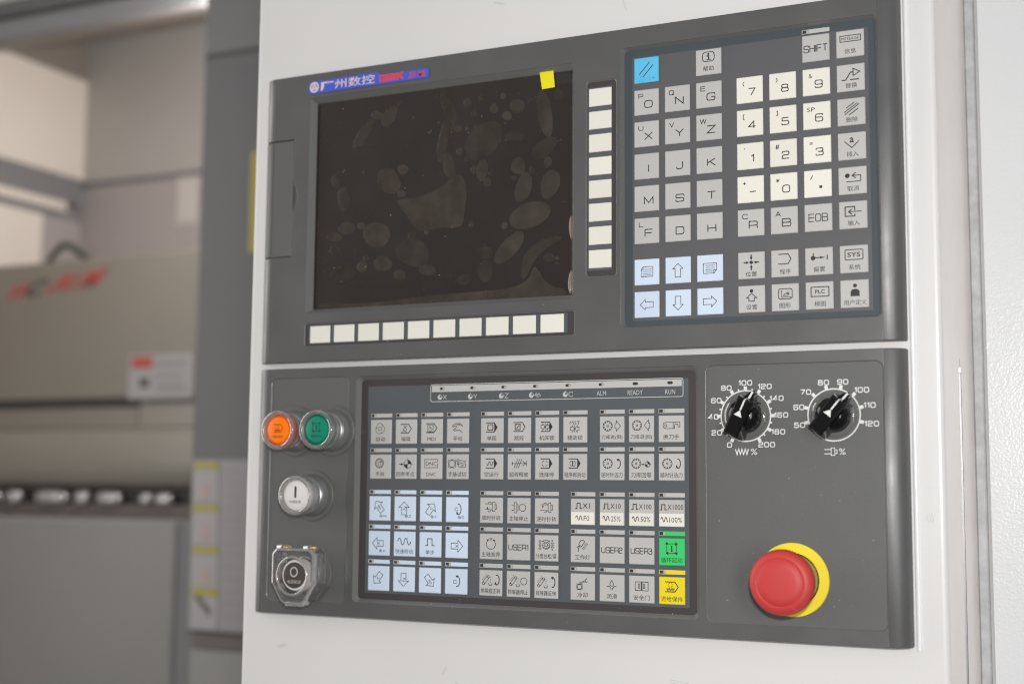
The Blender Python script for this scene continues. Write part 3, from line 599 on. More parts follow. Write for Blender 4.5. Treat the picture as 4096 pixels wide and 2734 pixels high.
CRE = [(5.9, -47.9), (5.2, -54.8), (7.0, -62.6), (13.1, -70.1), (22.9, -75.1), (31.4, -76.7), (37.4, -76.3), (38.4, -74.0), (30.2, -70.6), (21.7, -65.0), (15.6, -58.6), (12.0, -51.0), (8.3, -46.4)]
WAVE = [(-174.4, -33.5), (-168.1, -37.1), (-154.4, -36.1), (-120.7, -35.4), (-93.4, -37.2), (-56.1, -39.0), (-25.0, -39.2), (-4.7, -40.2), (5.3, -42.6), (12.2, -46.7), (14.6, -53.9), (17.1, -55.5), (19.6, -53.1), (24.1, -45.1), (30.9, -39.8), (39.7, -37.8), (43.6, -33.2), (34.9, -32.8), (-14.7, -32.2), (-66.5, -32.0), (-120.6, -32.5)]
def smoothloop(p, it=2):
    for _ in range(it):
        q = []
        for i in range(len(p)):
            a, b = p[i], p[(i + 1) % len(p)]; q += [(a[0] * .75 + b[0] * .25, a[1] * .75 + b[1] * .25), (a[0] * .25 + b[0] * .75, a[1] * .25 + b[1] * .75)]
        p = q
    return p
blister(((-60, -105), smoothloop(BIG, 1)), 'air_bubble', .25)
def flatblister(lp, name, mi='bubble'):
    m = MB(); lp = smoothloop(lp, 1); m.loft([[(x, y, -2.77) for x, y in lp], [(x, y, -2.7) for x, y in lp]], cap1=True); return m.build(name, MT[mi], film)
flatblister(CRE, 'air_bubble'); flatblister(WAVE, 'lifted_edge')
for lp in ([(45.0, -90.8), (43.9, -84.6), (44.2, -79.1), (45.8, -72.7), (46.3, -75.3), (46.2, -90.7)], [(46.0, -51.9), (44.5, -48.4), (43.4, -43.1), (43.4, -38.5), (44.6, -33.6), (46.3, -34.5), (46.4, -48.3)]):
    c = (sum(p[0] for p in lp) / len(lp) + .8, sum(p[1] for p in lp) / len(lp)); blister((c, smoothloop(lp, 1)), 'curled_edge', 0.8, 'curl')
m = MB(); m.loft([[(20.3, -202.3, -1.2), (31.6, -201.7, -1.2), (32.6, -188.3, -1.8), (22.3, -187.9, -1.8)], [(20.3, -202.3, -1.0), (31.6, -201.7, -1.0), (32.6, -188.3, -1.6), (22.3, -187.9, -1.6)]], cap0=True, cap1=True)
m.build('pull_tab', MT['tab'], film)['label'] = 'bright yellow square pull tab near the top right corner'
# faint streaks of light scratches on the film
I = Ink(100, 0, 0, -2.68, .12)
for x, y, L, a in ((-104, -122, 13, -80), (-71, -148, 12, -78), (-60, -100, 9, -85), (-85, -190, 5, -72), (22, -83, 9, -70), (25, -40, 6, -75), (-20, -63, 7, -68), (36, -72, 6, 40), (-140, -160, 20, 3)):
    c, s_ = math.cos(math.radians(a)), math.sin(math.radians(a)); I.l([(x, y), (x + L * c * .5, y + L * s_ * .5 + .3), (x + L * c, y + L * s_)])
tag(I.mb.build('scratch', MT['bubble'], film), kind='stuff')
# ------------------------------------------------------------------ lower operation panel
op = thing('operation_panel', 'dark grey machine operation panel with push buttons, dials and red stop, lower of two panels', 'control panel', (26, 205.0, -8))
MP = (-131.3, 142.6, 22.2, 193.7); LP = (-210.6, -138.6, 22.0, 195.2); RP = (148.6, 267.3, 22.3, 194.8)
m = MB()
plate([(-215, 14.3), (268, 14.3), (268, 205.0), (-215, 205.0)], [P2(rrect(*MP, 4.0, 0)), P2(rrect(*LP, 4.5, 0)), P2(rrect(*RP, 5.0, 0))], -8, HF, .45, m)
side_strip(m, 14.3, 205.0, True); side_strip(m, 14.3, 205.0, False)
m.build('housing', MT['housing'], op, smooth_angle=35)
m = MB(); recess(m, *MP, 4.0, 2.6, HF - .3, -.9, 3); recess(m, *LP, 4.5, .45, HF - .3, 2.3); recess(m, *RP, 5.0, .45, HF - .3, 2.2)
m.build('recess_rim', MT['bezel'], op)
m = MB(); m.box(MP[0] + 2.4, MP[1] - 2.4, MP[2] + 2.4, MP[3] - 2.4, -4, -.9, mi=0); m.box(-122.6, 134.8, 30.0, 186.4, -.9, -.84, mi=1)
m.build('keypad_film', [MT['rim'], MT['film']], op)
for q in (LP, RP):
    m = MB(); m.box(q[0] + .3, q[1] - .3, q[2] + .3, q[3] - .3, 0, 2.3); m.build('inset_plate', MT['housing_s'], op)

def lab(s_, **k): return lambda I: I.zh(s_, **k)
def seq(*fs):
    def f(I):
        for g in fs: g(I)
    return f
def i_auto(I):
    I.c(46, 37, 8.5, 2.2)
    for k in range(3):
        a = 120 * k + 20; cx, cy = 46 + 5.5 * math.cos(math.radians(a)), 37 + 5.5 * math.sin(math.radians(a)); I.a(cx, cy, 16, 17, a - 100, a + 85, 2)
    I.zh('自动')
def i_edit(I): I.pent(24, 62, 75, 20, 56); I.l([(40, 27), (54, 42), (44, 50), (36, 40), (50, 30)], w=2); I.l([(56, 28), (38, 28)], w=1.8); I.l([(26, 56), (40, 44), (54, 54)], w=2); I.zh('编辑')
def i_mdi(I):
    I.pent(24, 61, 74, 19, 55); I.r(31, 24, 57, 52, 2.2); I.l(rnd([(36, 38), (40, 36), (40, 29), (43, 29), (43, 35), (51, 36), (52, 43), (48, 49), (40, 49)], 2, True), True, 1.8); I.l([(45, 36), (45, 42)], w=1.4); I.t('MDI', 50, 81, 39, 14)
def i_hand(I): I.l(rnd([(73, 31), (62, 20), (40, 20), (26, 28), (28, 34), (40, 28), (44, 32), (42, 40), (32, 41), (31, 48), (60, 47), (72, 56)], 4), w=2.8); [I.l([(45 + 6 * k, 22), (51 + 6 * k, 29)], w=2) for k in range(4)]; I.zh('手动')
def i_mpg(I): I.c(46, 36, 19, 3); I.c(46, 36, 14.5, 1.8); I.l([(36, 44), (40, 44), (40, 30), (50, 30), (50, 46)], w=2); I.c(54, 30, 3, 1.5); I.zh('手脉')
def i_ref(I): I.l([(18, 40), (44, 40)], w=2.4); I.tri(40, 40, 0, 12, 12); I.quad(60, 40, 17, 8); I.zh('回参考点', w=84)
def i_dnc(I): I.r(20, 21, 80, 54, 2.4); I.t('DNC', 50, 38, 50, 15); I.t('DNC', 50, 81, 43, 14)
def i_trial(I): I.r(10, 22, 42, 54, 2.2, 5); I.c(26, 38, 13.5, 2.2); I.c(53, 27, 6.5, 1.8); I.a(53, 27, 2.5, 2.5, 0, 300, 1.6); I.t('Trial', 75, 27, 26, 9); I.l([(50, 37), (87, 37), (87, 52), (58, 52)], True, 2); I.f([(50, 37), (62, 37), (55, 43)]); I.l([(82, 45), (68, 45)], w=2); I.tri(67, 45, 180, 6, 7); I.zh('手脉试切')
def i_single(I): I.blk(); I.r(32, 26, 54, 48); I.zh('单段')
def i_skip(I): I.pent(25, 64, 75, 19, 54); I.r(33, 26, 54, 47); I.l([(39, 42), (48, 31)]); I.zh('跳段')
def i_mlock(I): I.blk(25, 63, 75); I.squeeze(43, 37, .92); I.zh('机床锁')
def i_alock(I): I.t('MST', 50, 23, 44, 13); I.squeeze(49, 46, .95); I.zh('辅助锁')
def i_tin(I): I.gear(33, 37, 19); I.l([(63, 28), (68, 28), (68, 17), (85, 37), (68, 57), (68, 46), (63, 46)], True, 2.2); I.zh('刀库进(倒)', w=86)
def i_tout(I): I.gear(33, 36, 19); I.l([(84, 27), (79, 27), (79, 15), (62, 36), (79, 56), (79, 46), (84, 46)], True, 2.2); I.zh('刀库退(回)', w=86)
def i_arm(I): I.l(rnd([(58, 26), (18, 26), (18, 49), (58, 49)], 11), w=2.4); I.c(29, 38, 4.5, 2.2); I.l([(58, 26), (58, 49)], w=2.2); I.l(rnd([(58, 26, 1), (84, 26, 1), (84, 43, 1), (77, 43, 1), (77, 32), (63, 32), (63, 49, 1), (58, 49, 1)], 6), w=2.2); I.zh('换刀手')
def i_dry(I): I.blk(); I.wave(28, 58, 37, 8, 1.75, 2.6, 3.1); I.zh('空运行')
def i_over(I): I.l([(18, 37), (78, 37)], w=2.4); I.l([(22, 30), (22, 44)], w=2.2); I.l([(82, 27), (82, 47)], w=2.6); I.l([(66, 28), (80, 37), (66, 46)], w=2.4); [I.l([(29 + 9 * k, 55), (45 + 9 * k, 19)], w=2.2) for k in range(3)]; I.zh('超程释放', w=82)
def i_ostop(I): I.blk(); [I.a(42, 37, 11.5, 11.5, a, a + 55, 2.3) for a in (20, 110, 200, 290)]; I.zh('选择停')
def i_restart(I): I.blk(24, 62, 74, 19, 54); [I.a(41, 37, 11.5, 12, a, a + 60, 2.3) for a in (-60, 10, 110, 190)]; I.l([(41, 27), (41, 47)], w=4.5); I.zh('程序再启动')
def i_tccw(I): I.gear(33, 37, 19); I.turn(76, 37, True, 8.5, 17); I.zh('逆时针选刀', w=87)
def i_tref(I): I.gear(30, 37, 18.5); I.l([(50, 40), (64, 40)], w=2); I.tri(64, 40, 0, 9, 8); I.quad(75, 40, 10, 5); I.zh('刀库回零', w=81)
def i_tcw(I): I.gear(34, 37, 19); I.turn(77, 37, False, 8.5, 17); I.zh('顺时针选刀', w=87)
def axis(cx, cy, d, L, sub=None, rt=0, tw_=None):
    def f(I):
        I.arrow(cx, cy, d, 52, 23, 47, 22, 2.5); I.rot(cx, cy, rt)
        if L == '4th': I.t('4th', cx + 3, cy, 22, 11)
        else: I.e(L, cx + (3 if d == 180 or abs(d) == 90 else 0), cy, 12, 1.9)
        I.rot()
        if sub: I.at(58, 80, sub)
    return f
def i_cp(I): I.turn(58, 48, False, 11, 21); I.e('C', 48, 48, 12, 2); I.at(62, 80, 'C')
def i_cm(I): I.turn(56, 48, True, 11, 21); I.e('C', 46, 51, 12, 2)
def i_rapid(I): I.wave(20, 80, 40, 13, 2, 3.4, 0); I.zh('快速移动', w=82)
def i_step(I): I.pulse(28, 53, 43, 27); I.zh('单步')
def i_scw(I): I.spindle(22, 36, 1.0); I.a(44, 25, 7, 8, -180, 0, 2.2); I.a(42, 47, 8, 9, 0, 150, 2.2); I.tri(34, 34, -90, 11, 8); I.zh('顺时针转', w=83)
def i_sstop(I): [I.l([(20, y), (31, y)], w=2.2) for y in (28, 48)]; I.r(31, 18, 42, 58, 2.2); I.l([(42, 26), (48, 26), (48, 50), (42, 50)], w=2.2); I.c(67, 38, 14, 2.2); I.zh('主轴停止', w=82)
def i_sccw(I): I.spindle(24, 36, 1.0); I.a(46, 27, 8, 9, -170, 0, 2.2); I.a(46, 46, 7, 8, 0, 140, 2.2); I.tri(35, 40, 90, 11, 8); I.zh('逆时针转', w=83)
def i_sor(I): I.a(50, 41, 20, 19, -62, 242, 2.6); I.tri(43, 22, -25, 11, 9); I.tri(57, 22, 205, 11, 9); I.l([(45, 18), (55, 18), (50, 25)], True, 2); I.zh('主轴准停', w=82)
def i_idx(I):
    for x in (24, 76):
        up = x == 24; s_ = -1 if up else 1
        for q in (-1, 1):
            y0, y1 = (38 + q * 3, 38 + q * 19) if up else (38 + q * 19, 38 + q * 3)
            I.l([(x - 2, y0), (x + 2, y0), (x + 2, y1 + (0 - (y1 - y0) * .35)), (x + 6, y1 - (y1 - y0) * .35), (x, y1), (x - 6, y1 - (y1 - y0) * .35), (x - 2, y1 - (y1 - y0) * .35)], True, 1.6)
        I.l([(x - 8, 38), (x + 8, 38)], w=1.8)
    I.c(50, 38, 15, 2, 12); I.c(50, 37, 6, 1.8, 5); I.a(50, 42, 15, 12, 10, 170, 1.8)
    for k in range(8): t = math.radians(45 * k); I.l([(50 + 6 * math.cos(t), 37 + 5 * math.sin(t)), (50 + 14 * math.cos(t), 38 + 11 * math.sin(t))], w=1.5)
    I.a(50, 27, 16, 8, 200, 340, 1.8); I.tri(66, 27, 50, 7, 7); I.tri(34, 27, 130, 7, 7); I.zh('分度台松/紧', w=87)
def chip(s_, last): return lambda I: (I.conv(), {'f': lambda: I.turn(78, 37, False, 10, 19), 'o': lambda: I.c(75, 38, 13.5, 2.2), 'r': lambda: I.turn(78, 37, True, 10, 19)}[last](), I.zh(s_, w=86))
def mult(a, b):
    def f(I):
        I.mi = 1; I.h -= .008; I.br(2.2, 51, 97.8, 97.6); I.mi = 0
        n = len(a); w_ = 8 + 11.5 * n - (4 if n > 3 else 0); x0 = 50 - (w_ + 30) / 2
        I.pulse(x0, 37, 28, 19); I.t(a, x0 + 30 + w_ / 2, 27, w_, 19)
        m_ = len(b); w2 = 11.5 * m_ + (4 if '%' in b else 0); x1 = 50 - (w2 + 34) / 2 ; x1 = max(x1, 8); I.wave(x1, x1 + 28, 73, 8.5, 1.75, 2.9, 0); I.t(b, min(x1 + 33 + w2 / 2, 97 - w2 / 2), 74, w2, 19)
    return f
def i_lamp(I): I.rot(48, 30, -55); I.l(rnd([(38, 18), (60, 18), (64, 34), (34, 34)], 7, True), True, 2.4); [I.l([(36 + 6 * k, 39), (36 + 6 * k, 51)], w=2) for k in range(5)]; I.rot(); I.c(33, 42, 3.5, 2.2); I.l([(36, 39), (42, 33)], w=2.4); I.l([(33, 46), (33, 60)], w=2.6); I.zh('工作灯')
def i_cool(I): I.r(27, 39, 49, 60, 2.4, 3); I.c(38, 49.5, 9, 2.2); I.l([(34, 36), (62, 25)], w=2); I.l([(42, 37), (63, 29)], w=2); I.l([(68, 17), (60, 25), (64, 31), (72, 30)], w=2.4); I.zh('冷却')
def i_lub(I): I.l(rnd([(50, 20, 1), (58, 34), (56, 42), (44, 42), (42, 34)], 5, True), True, 2.4); I.l([(30, 43), (40, 43), (47, 50), (47, 57)], w=2.6); I.l([(69, 43), (60, 43), (53, 50), (53, 57)], w=2.6); I.zh('润滑')
def i_doors(I): I.r(25, 22, 49, 54, 2.6); I.r(52, 22, 76, 54, 2.6); I.r(38, 29, 43, 46, 2.2); I.r(57, 29, 62, 46, 2.2); I.zh('安全门')
def cyc(I, lbl=True):
    I.l([(31, 54), (31, 20)], w=2.6); I.tri(31, 12, -90, 11, 13); I.l([(33, 20), (64, 20)], w=2.6); I.tri(75, 20, 0, 11, 13); I.l([(68, 23), (68, 50)], w=2.6); I.tri(68, 62, 90, 11, 13); I.l([(66, 55), (38, 55)], w=2.6); I.tri(26, 55, 180, 11, 13); I.l([(50, 26), (50, 50)], w=4.5)
    if lbl: I.zh('循环起动', w=83)
def hold(I, lbl=True):
    I.pent(24, 62, 75, 18, 54); [I.a(45, 29, 8, 8, a, a + 55, 2.2) for a in (20, 110, 200, 290)]; I.zig(30, 60, 45, 4.5, 5, 2.2)
    if lbl: I.zh('进给保持', w=83)
LX = [-119.7, -97.6, -75.5, -53.4, -25.0, -2.9, 19.1, 41.1, 47.2, 69.3, 91.25, 113.2]; LY = [55.6, 82.0, 113.6, 139.8, 166.0]
g, b_ = 'key_grey', 'key_blue'
user = lambda s_: (lambda I: I.e(s_, 50, 50, 20, 2.9, fit=83))
LK = {
 0: [(0, g, i_auto), (1, g, i_edit), (2, g, i_mdi), (3, g, i_hand), (4, g, i_single), (5, g, i_skip), (6, g, i_mlock), (7, g, i_alock), (9, g, i_tin), (10, g, i_tout), (11, g, i_arm)],
 1: [(0, g, i_mpg), (1, g, i_ref), (2, g, i_dnc), (3, g, i_trial), (4, g, i_dry), (5, g, i_over), (6, g, i_ostop), (7, g, i_restart), (9, g, i_tccw), (10, g, i_tref), (11, g, i_tcw)],
 2: [(0, b_, axis(48, 42, -128, '4th', '4th', 52)), (1, b_, axis(47, 48, -90, 'Z', 'Z')), (2, b_, axis(52, 48, -52, 'Y', 'Y', 38)), (3, b_, i_cp), (4, g, i_scw), (5, g, i_sstop), (6, g, i_sccw), (8, g, mult('X1', 'F0')), (9, g, mult('X10', '25%')), (10, g, mult('X100', '50%')), (11, g, mult('X1000', '100%'))],
 3: [(0, b_, axis(45, 50, 180, 'X', 'X')), (1, b_, i_rapid), (2, b_, i_step), (3, b_, axis(53, 52, 0, 'X')), (4, g, i_sor), (5, g, user('USER1')), (6, g, i_idx), (8, g, i_lamp), (9, g, user('USER2')), (10, g, user('USER3')), (11, 'key_green', cyc)],
 4: [(0, b_, axis(47, 50, 128, 'Y', None, 38)), (1, b_, axis(49, 52, 90, 'Z')), (2, b_, axis(51, 52, 52, '4th', None, 52)), (3, b_, i_cm), (4, g, chip('排屑器正转', 'f')), (5, g, chip('排屑器停止', 'o')), (6, g, chip('排屑器反转', 'r')), (8, g, i_cool), (9, g, i_lub), (10, g, i_doors), (11, 'key_yellow', hold)]}
for r_, row in LK.items():
    for c_, col, fn in row:
        key(op, LX[c_], LY[r_], col, fn, label={'key_green': 'bright green cycle start key', 'key_yellow': 'bright yellow feed hold key'}.get(col))
        indicator(op, LX[c_], LY[r_], col)
# status lamps
m = MB(); m.box(-66.9, 130.0, 30.6, 35.4, -.84, -.76); m.build('status_strip', MT['key_grey'], op)
for i in range(8):
    m = MB(); x = -58.1 + 25.66 * i; m.loft([rrect(x - 2.0, x + 2.0, 31.9, 33.9, .95, -.76, 3), rrect(x - 2.0, x + 2.0, 31.9, 33.9, .95, -.7, 3)], 0, cap1=True)
    if i < 6: m.box(x + .3, x + 1.8, 32.3, 33.6, -.7, -.66, mi=1)
    m.build('status_lamp', [MT['led_dark'], MT['led_pale']], op)
I = Ink(100, 0, 0, -.82, .45, None)
I.mi = 0; I.l(rnd([(-68.0, 29.8), (130.9, 29.8), (130.9, 42.6), (-68.0, 42.6)], 1.6, True), True, .5)
for i, L in enumerate(('X', 'Y', 'Z', '4th', 'C')):
    x = -60.1 + 25.66 * i + (.1 if i < 3 else 0) - (1.2 if i == 3 else 0); I.c(x, 39.4, 1.75, .35)
    for a in (180, 0): I.f([(x, 39.4)] + I.el(x, 39.4, 1.7, 1.7, a, a + 90, 5))
    I.f([(x, 39.4)] + I.el(x, 39.4, 1.7, 1.7, 90, 180, 5)); I.l([(x, 36.6), (x, 37.6)], w=.3); I.l([(x + 1.8, 39.4), (x + 2.8, 39.4)], w=.3)
    if L == '4th': I.t('4th', x + 5.0, 39.2, 4.6, 3.4)
    else: I.e(L, x + 4.3, 39.3, 3.2, .42, .8)
I.t('ALM', 70.4, 39.2, 7.2, 3.3); I.t('READY', 95.9, 39.2, 11.2, 3.3); I.t('RUN', 121.7, 39.2, 7.3, 3.3)
I.mb.build('status_print', [MT['print_grey']], op)

# ------------------------------------------------------------------ rotary dials
def dial(cx, cy, r, ang, marks, minor, a0, a1, labels, name_label, extra):
    I = Ink(100, 0, 0, 2.32, .5, None); I.mi = 0
    N = 64; I.l([(cx + r * math.sin(2 * math.pi * i / N), cy - r * math.cos(2 * math.pi * i / N)) for i in range(N)], True, .85)
    for a in marks: t = math.radians(a); I.l([(cx + (r + .45) * math.sin(t), cy - (r + .45) * math.cos(t)), (cx + (r + 2.9) * math.sin(t), cy - (r + 2.9) * math.cos(t))], w=2.2)
    for a in minor: t = math.radians(a); I.l([(cx + (r + .45) * math.sin(t), cy - (r + .45) * math.cos(t)), (cx + (r + 1.7) * math.sin(t), cy - (r + 1.7) * math.cos(t))], w=1.0)
    for s_, dx, dy in labels: I.e(s_, cx + dx, cy + dy, 3.0, .66, .98, 4.2)
    extra(I); sc = I.mb.build('dial_scale', [MT['print_white']], op)
    k = MB(); k.lathe([(15.2, 2.4), (15.0, 3.2), (12.4, 3.8)], cx, cy, 48); k.build('clear_skirt', MT['clear_skirt'], sc)
    k = MB(); k.lathe([(11.8, 3.2), (11.6, 7.0), (10.8, 10.5), (9.0, 13.2), (6.0, 14.8)], cx, cy, 48)
    kb = k.build('knob', MT['black'], op, smooth_angle=40)
    if name_label: kb['label'] = name_label
    T_ = math.radians(ang); ux, uy = math.sin(T_), -math.cos(T_); vx, vy = -uy, ux
    def P(a, b, h): return (cx + ux * a + vx * b, cy + uy * a + vy * b, h)
    k = MB()
    q = lambda a0_, a1_, b0, b1, h: [P(a0_, -b0, h), P(a1_, -b1, h), P(a1_, b1, h), P(a0_, b0, h)]
    k.loft([q(-15.6, 12.4, 6.3, 6.3, 3.0), q(-15.4, 12.4, 6.2, 6.2, 9), q(-14.6, 11.6, 5.3, 5.6, 18.4), q(-13.6, 10.2, 4.0, 4.4, 20.2)], cap0=True, cap1=True)
    k.build('grip_bar', MT['black'], kb)
    k = MB(); k.loft([[P(10.4, -4.2, 3.6), P(17.4, -1.6, 3.6), P(18.6, 0, 3.6), P(17.4, 1.6, 3.6), P(10.4, 4.2, 3.6)], [P(10.6, -4.2, 13.0), P(16.9, -1.5, 10.6), P(18.0, 0, 10.4), P(16.9, 1.5, 10.6), P(10.6, 4.2, 13.0)]], cap1=True, cap0=True)
    k.build('pointer_nose', MT['black'], kb)
    k = MB()
    def strip(a0_, h0_, a1_, h1_, w): k.add([P(a0_, -w, h0_), P(a1_, -w, h1_), P(a1_, w, h1_), P(a0_, w, h0_)], [(0, 1, 2, 3)])
    k.add([P(3.2, 0, 20.32), P(-1.0, -2.9, 20.32), P(-1.0, 2.9, 20.32)], [(0, 1, 2)]); strip(3.3, 20.34, 10.3, 20.34, .55)
    strip(10.5, 20.3, 11.5, 18.7, .55); strip(11.6, 18.6, 12.35, 12.6, .55); strip(12.4, 12.5, 17.3, 10.75, .7)
    k.build('pointer_line', MT['print_white'], kb)
dial(175.9, 56.9, 17.05, 25, [-150 + 30 * i for i in range(11)], [-135 + 30 * i for i in range(10)], 0, 0,
     [('100', 0, -22.3), ('120', 13.4, -19.6), ('140', 21.3, -11.5), ('160', 24.3, -.3), ('180', 22.2, 10.8), ('200', 14.3, 19.3), ('0', -11.2, 19.4), ('20', -20, 11.1), ('40', -22.3, .3), ('60', -20.2, -10.7), ('80', -13.1, -19.1)], 'black dial turned to 120 on a 0 to 200 scale', lambda I: (I.zig(168.8, 177.8, 80.9, 1.8, 4, .7), I.t('%', 181.6, 80.9, 4.4, 4.1)))
def ex2(I):
    x, y = 228.6, 81.0; I.l([(x, y - 1.4), (x + 4.2, y - 1.4)], w=.5); I.l([(x, y + 1.4), (x + 4.2, y + 1.4)], w=.5); I.r(x + 4.4, y - 2.4, x + 6.7, y + 2.4, .45); I.l([(x + 6.8, y - 1.2), (x + 8.2, y - 1.2), (x + 8.2, y + 1.2), (x + 6.8, y + 1.2)], w=.45); I.t('%', 240.3, 81, 4.4, 4.1)
dial(235.1, 57.0, 17.05, 39.5, [-105 + 30 * i for i in range(8)], [], 0, 0,
     [('80', -6.5, -21.3), ('90', 6.1, -21.5), ('100', 18.3, -16), ('110', 23.2, -6), ('120', 24.3, 6), ('70', -18.3, -15.3), ('60', -23, -5.3), ('50', -22.6, 6.5)], 'black dial turned to 100 on a 50 to 120 scale', ex2)

# ------------------------------------------------------------------ emergency stop
m = MB(); m.lathe([(24.0, 2.3), (24.0, 3.2), (23.7, 3.45)], 206.6, 164.6, 72, smooth=False); es = m.build('stop_disc', MT['yellow'], op); es['label'] = 'round yellow disc behind the red stop button'
m = MB(); m.lathe([(17.6, 3.4), (17.6, 4.4), (17.0, 4.6)], 206.6, 164.6, 60, smooth=False); m.build('gasket_ring', MT['black'], es)
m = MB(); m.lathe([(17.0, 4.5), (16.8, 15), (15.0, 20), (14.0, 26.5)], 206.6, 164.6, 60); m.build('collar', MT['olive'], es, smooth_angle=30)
m = MB(); kn = lambda i, k: (1.012 if i % 2 else 0.992) if 1 <= k <= 3 else 1
m.lathe([(14.6, 26.00), (19.6, 26.40), (20.7, 28.20), (20.7, 32.40), (20.1, 34.80), (18.8, 36.30), (17.0, 37.20), (15.9, 37.45), (15.5, 37.10), (14.9, 37.10), (14.5, 37.60), (10, 38.10), (5, 38.35), (0.8, 38.40)], 206.6, 164.6, 144, cap0=True, rf=kn)
sb = m.build('stop_button', MT['red'], op, smooth_angle=50); sb['label'] = 'red mushroom shaped emergency stop head'
m = MB(); a = math.radians(62); c_ = (206.6 + 17.2 * math.cos(a), 164.6 + 17.2 * math.sin(a)); m.loft([[(c_[0] + dx, c_[1] + dy, 37.1 + z_) for dx, dy in ((-2.3, -1.0), (-1.7, -1.6), (2.3, .9), (1.8, 1.6))] for z_ in (0, .14)], cap1=True); m.build('reset_mark', MT['red'], sb)

# ------------------------------------------------------------------ round push buttons
def button(cx, cy, lens, skirt, label, fn, mats, dz=0):
    m = MB(); m.lathe([(19.8, 2.3), (19.8, 3.0), (19.2, 3.4), (17.0, 3.5)], cx, cy, 64); base = m.build('push_button', [MT['housing_s']], op, smooth_angle=30)
    m = MB(); m.lathe([(16.4, 3.4), (16.2, 5.0), (14.0, 8.4), (13.2, 8.8)], cx, cy, 64); m.build('flange', MT['flange'], base, smooth_angle=25); base['label'] = label
    m = MB(); m.lathe([(13.3, 5.0), (13.3, 9.5), (12.5, 10.2), (12.3, 15.5)], cx, cy, 64); m.build('barrel', MT['steel'], base, smooth_angle=30)
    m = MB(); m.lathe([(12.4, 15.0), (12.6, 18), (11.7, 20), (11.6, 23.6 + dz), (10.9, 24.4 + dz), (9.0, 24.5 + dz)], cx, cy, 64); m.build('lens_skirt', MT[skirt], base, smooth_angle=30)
    m = MB(); m.lathe([(9.9, 24.3 + dz), (9.7, 24.9 + dz), (9.0, 25.2 + dz), (.6, 25.3 + dz)], cx, cy, 64); m.build('lens', MT[lens], base, smooth_angle=30)
    if not dz: m = MB(); m.lathe([(13.2, 15.2), (14.9, 15.8), (15.2, 18.0), (14.7, 18.8), (14.7, 20.4), (15.2, 21.2), (15.2, 25.4), (14.6, 26.8), (13.6, 27.2), (12.4, 26.7), (11.6, 25.4), (11.6, 23.0)], cx, cy, 72, cap1=False); m.build('clear_collar', MT['clear'], base, smooth_angle=60)
    I = Ink(21, cx - 10.5, cy - 10.5, 25.34 + dz, 2.6); fn(I); I.mb.build('legend', mats, base)
    return base
def o_small(s_): return lambda I: I.t(s_, 50, 74, 46, 10)
def sub(fn, cx, cy, k):
    """draw a key symbol smaller, inside a button"""
    def f(I):
        J = Ink(21 * k, I.ox + 21 * (cx - 50 * k) / 100, I.oy + 21 * (cy - 50 * k) / 100, I.h, 2.8); J.mb = I.mb; fn(J, False); I.h = J.h
    return f
ink = [MT['ink']]
button(-187.6, 63.7, 'orange', 'orange_d', 'orange lit round push button', seq(sub(hold, 51, 55, .80), o_small('进给保持')), ink)
button(-152.4, 63.6, 'green', 'green_d', 'green round push button beside the orange one', seq(sub(cyc, 50, 52, .80), o_small('循环起动')), ink)
def on_(I): I.l([(50, 21), (50, 55)], w=9); I.d(50, 21, 4.5); I.d(50, 55, 4.5); I.t('电源接通', 50, 73, 48, 10.5)
button(-170.0, 113.6, 'lens_white', 'lens_white', 'white round power on push button', on_, [MT['lens_brown']])
def off_(I): I.c(50, 38, 14.5, 4.6, 16); I.t('电源关闭', 51, 73, 56, 13)
ob = button(-170.2, 173.8, 'lens_brown', 'lens_white', 'brown round power off push button under a clear flap', off_, [MT['print_grey']], dz=-.8)
# clear hinged flap over the power-off button
cx, cy = -170.2, 173.8
def flap_outline(k, h, dx=0):
    return [(cx + dx + x * k, cy + y * k, h) for x, y in ((-19.4, -16.5), (-15.5, -20.5), (15.5, -20.5), (19.4, -16.5), (19.4, 6.2), (11.8, 19.2), (8.5, 22.4), (-6.5, 22.4), (-11.0, 19.8), (-19.4, 6.2))]
m = MB(); m.loft([flap_outline(1.0, 11), flap_outline(1.0, 24.4), flap_outline(.965, 26.0), flap_outline(.86, 26.3)], smooth=False)
hole = [(cx + 13.4 * math.cos(math.radians(t)), cy + .5 + 14.2 * math.sin(math.radians(t)), 26.3) for t in range(0, 360, 12)]
# face ring between the outline and the round window, then the raised round window rim
o_ = flap_outline(.86, 26.3)
def ray(t, poly):
    d = Vector((math.cos(t), math.sin(t))); best = None
    for i in range(len(poly)):
        a = Vector(poly[i][:2]) - Vector((cx, cy + .5)); b = Vector(poly[(i + 1) % len(poly)][:2]) - Vector((cx, cy + .5)); e_ = b - a; det = d.x * -e_.y + d.y * e_.x
        if abs(det) < 1e-9: continue
        s_ = (a.x * -e_.y + a.y * e_.x) / det; u_ = (d.x * a.y - d.y * a.x) / det
        if s_ > 0 and -1e-6 <= u_ <= 1 + 1e-6: best = s_ if best is None else min(best, s_)
    return (cx + d.x * best, cy + .5 + d.y * best)
ths = [math.radians(t) for t in range(0, 360, 6)]
m.loft([[(*ray(t, o_), 26.3) for t in ths], [(cx + 14.6 * math.cos(t), cy + .5 + 15.2 * math.sin(t), 26.3) for t in ths], [(cx + 14.2 * math.cos(t), cy + .5 + 14.8 * math.sin(t), 27.4) for t in ths], [(cx + 12.6 * math.cos(t), cy + .5 + 13.2 * math.sin(t), 27.6) for t in ths], [(cx + 12.0 * math.cos(t), cy + .5 + 12.6 * math.sin(t), 26.6) for t in ths]])
fl = m.build('clear_flap', MT['cover'], op); fl['label'] = 'clear hinged flap over the power off button'
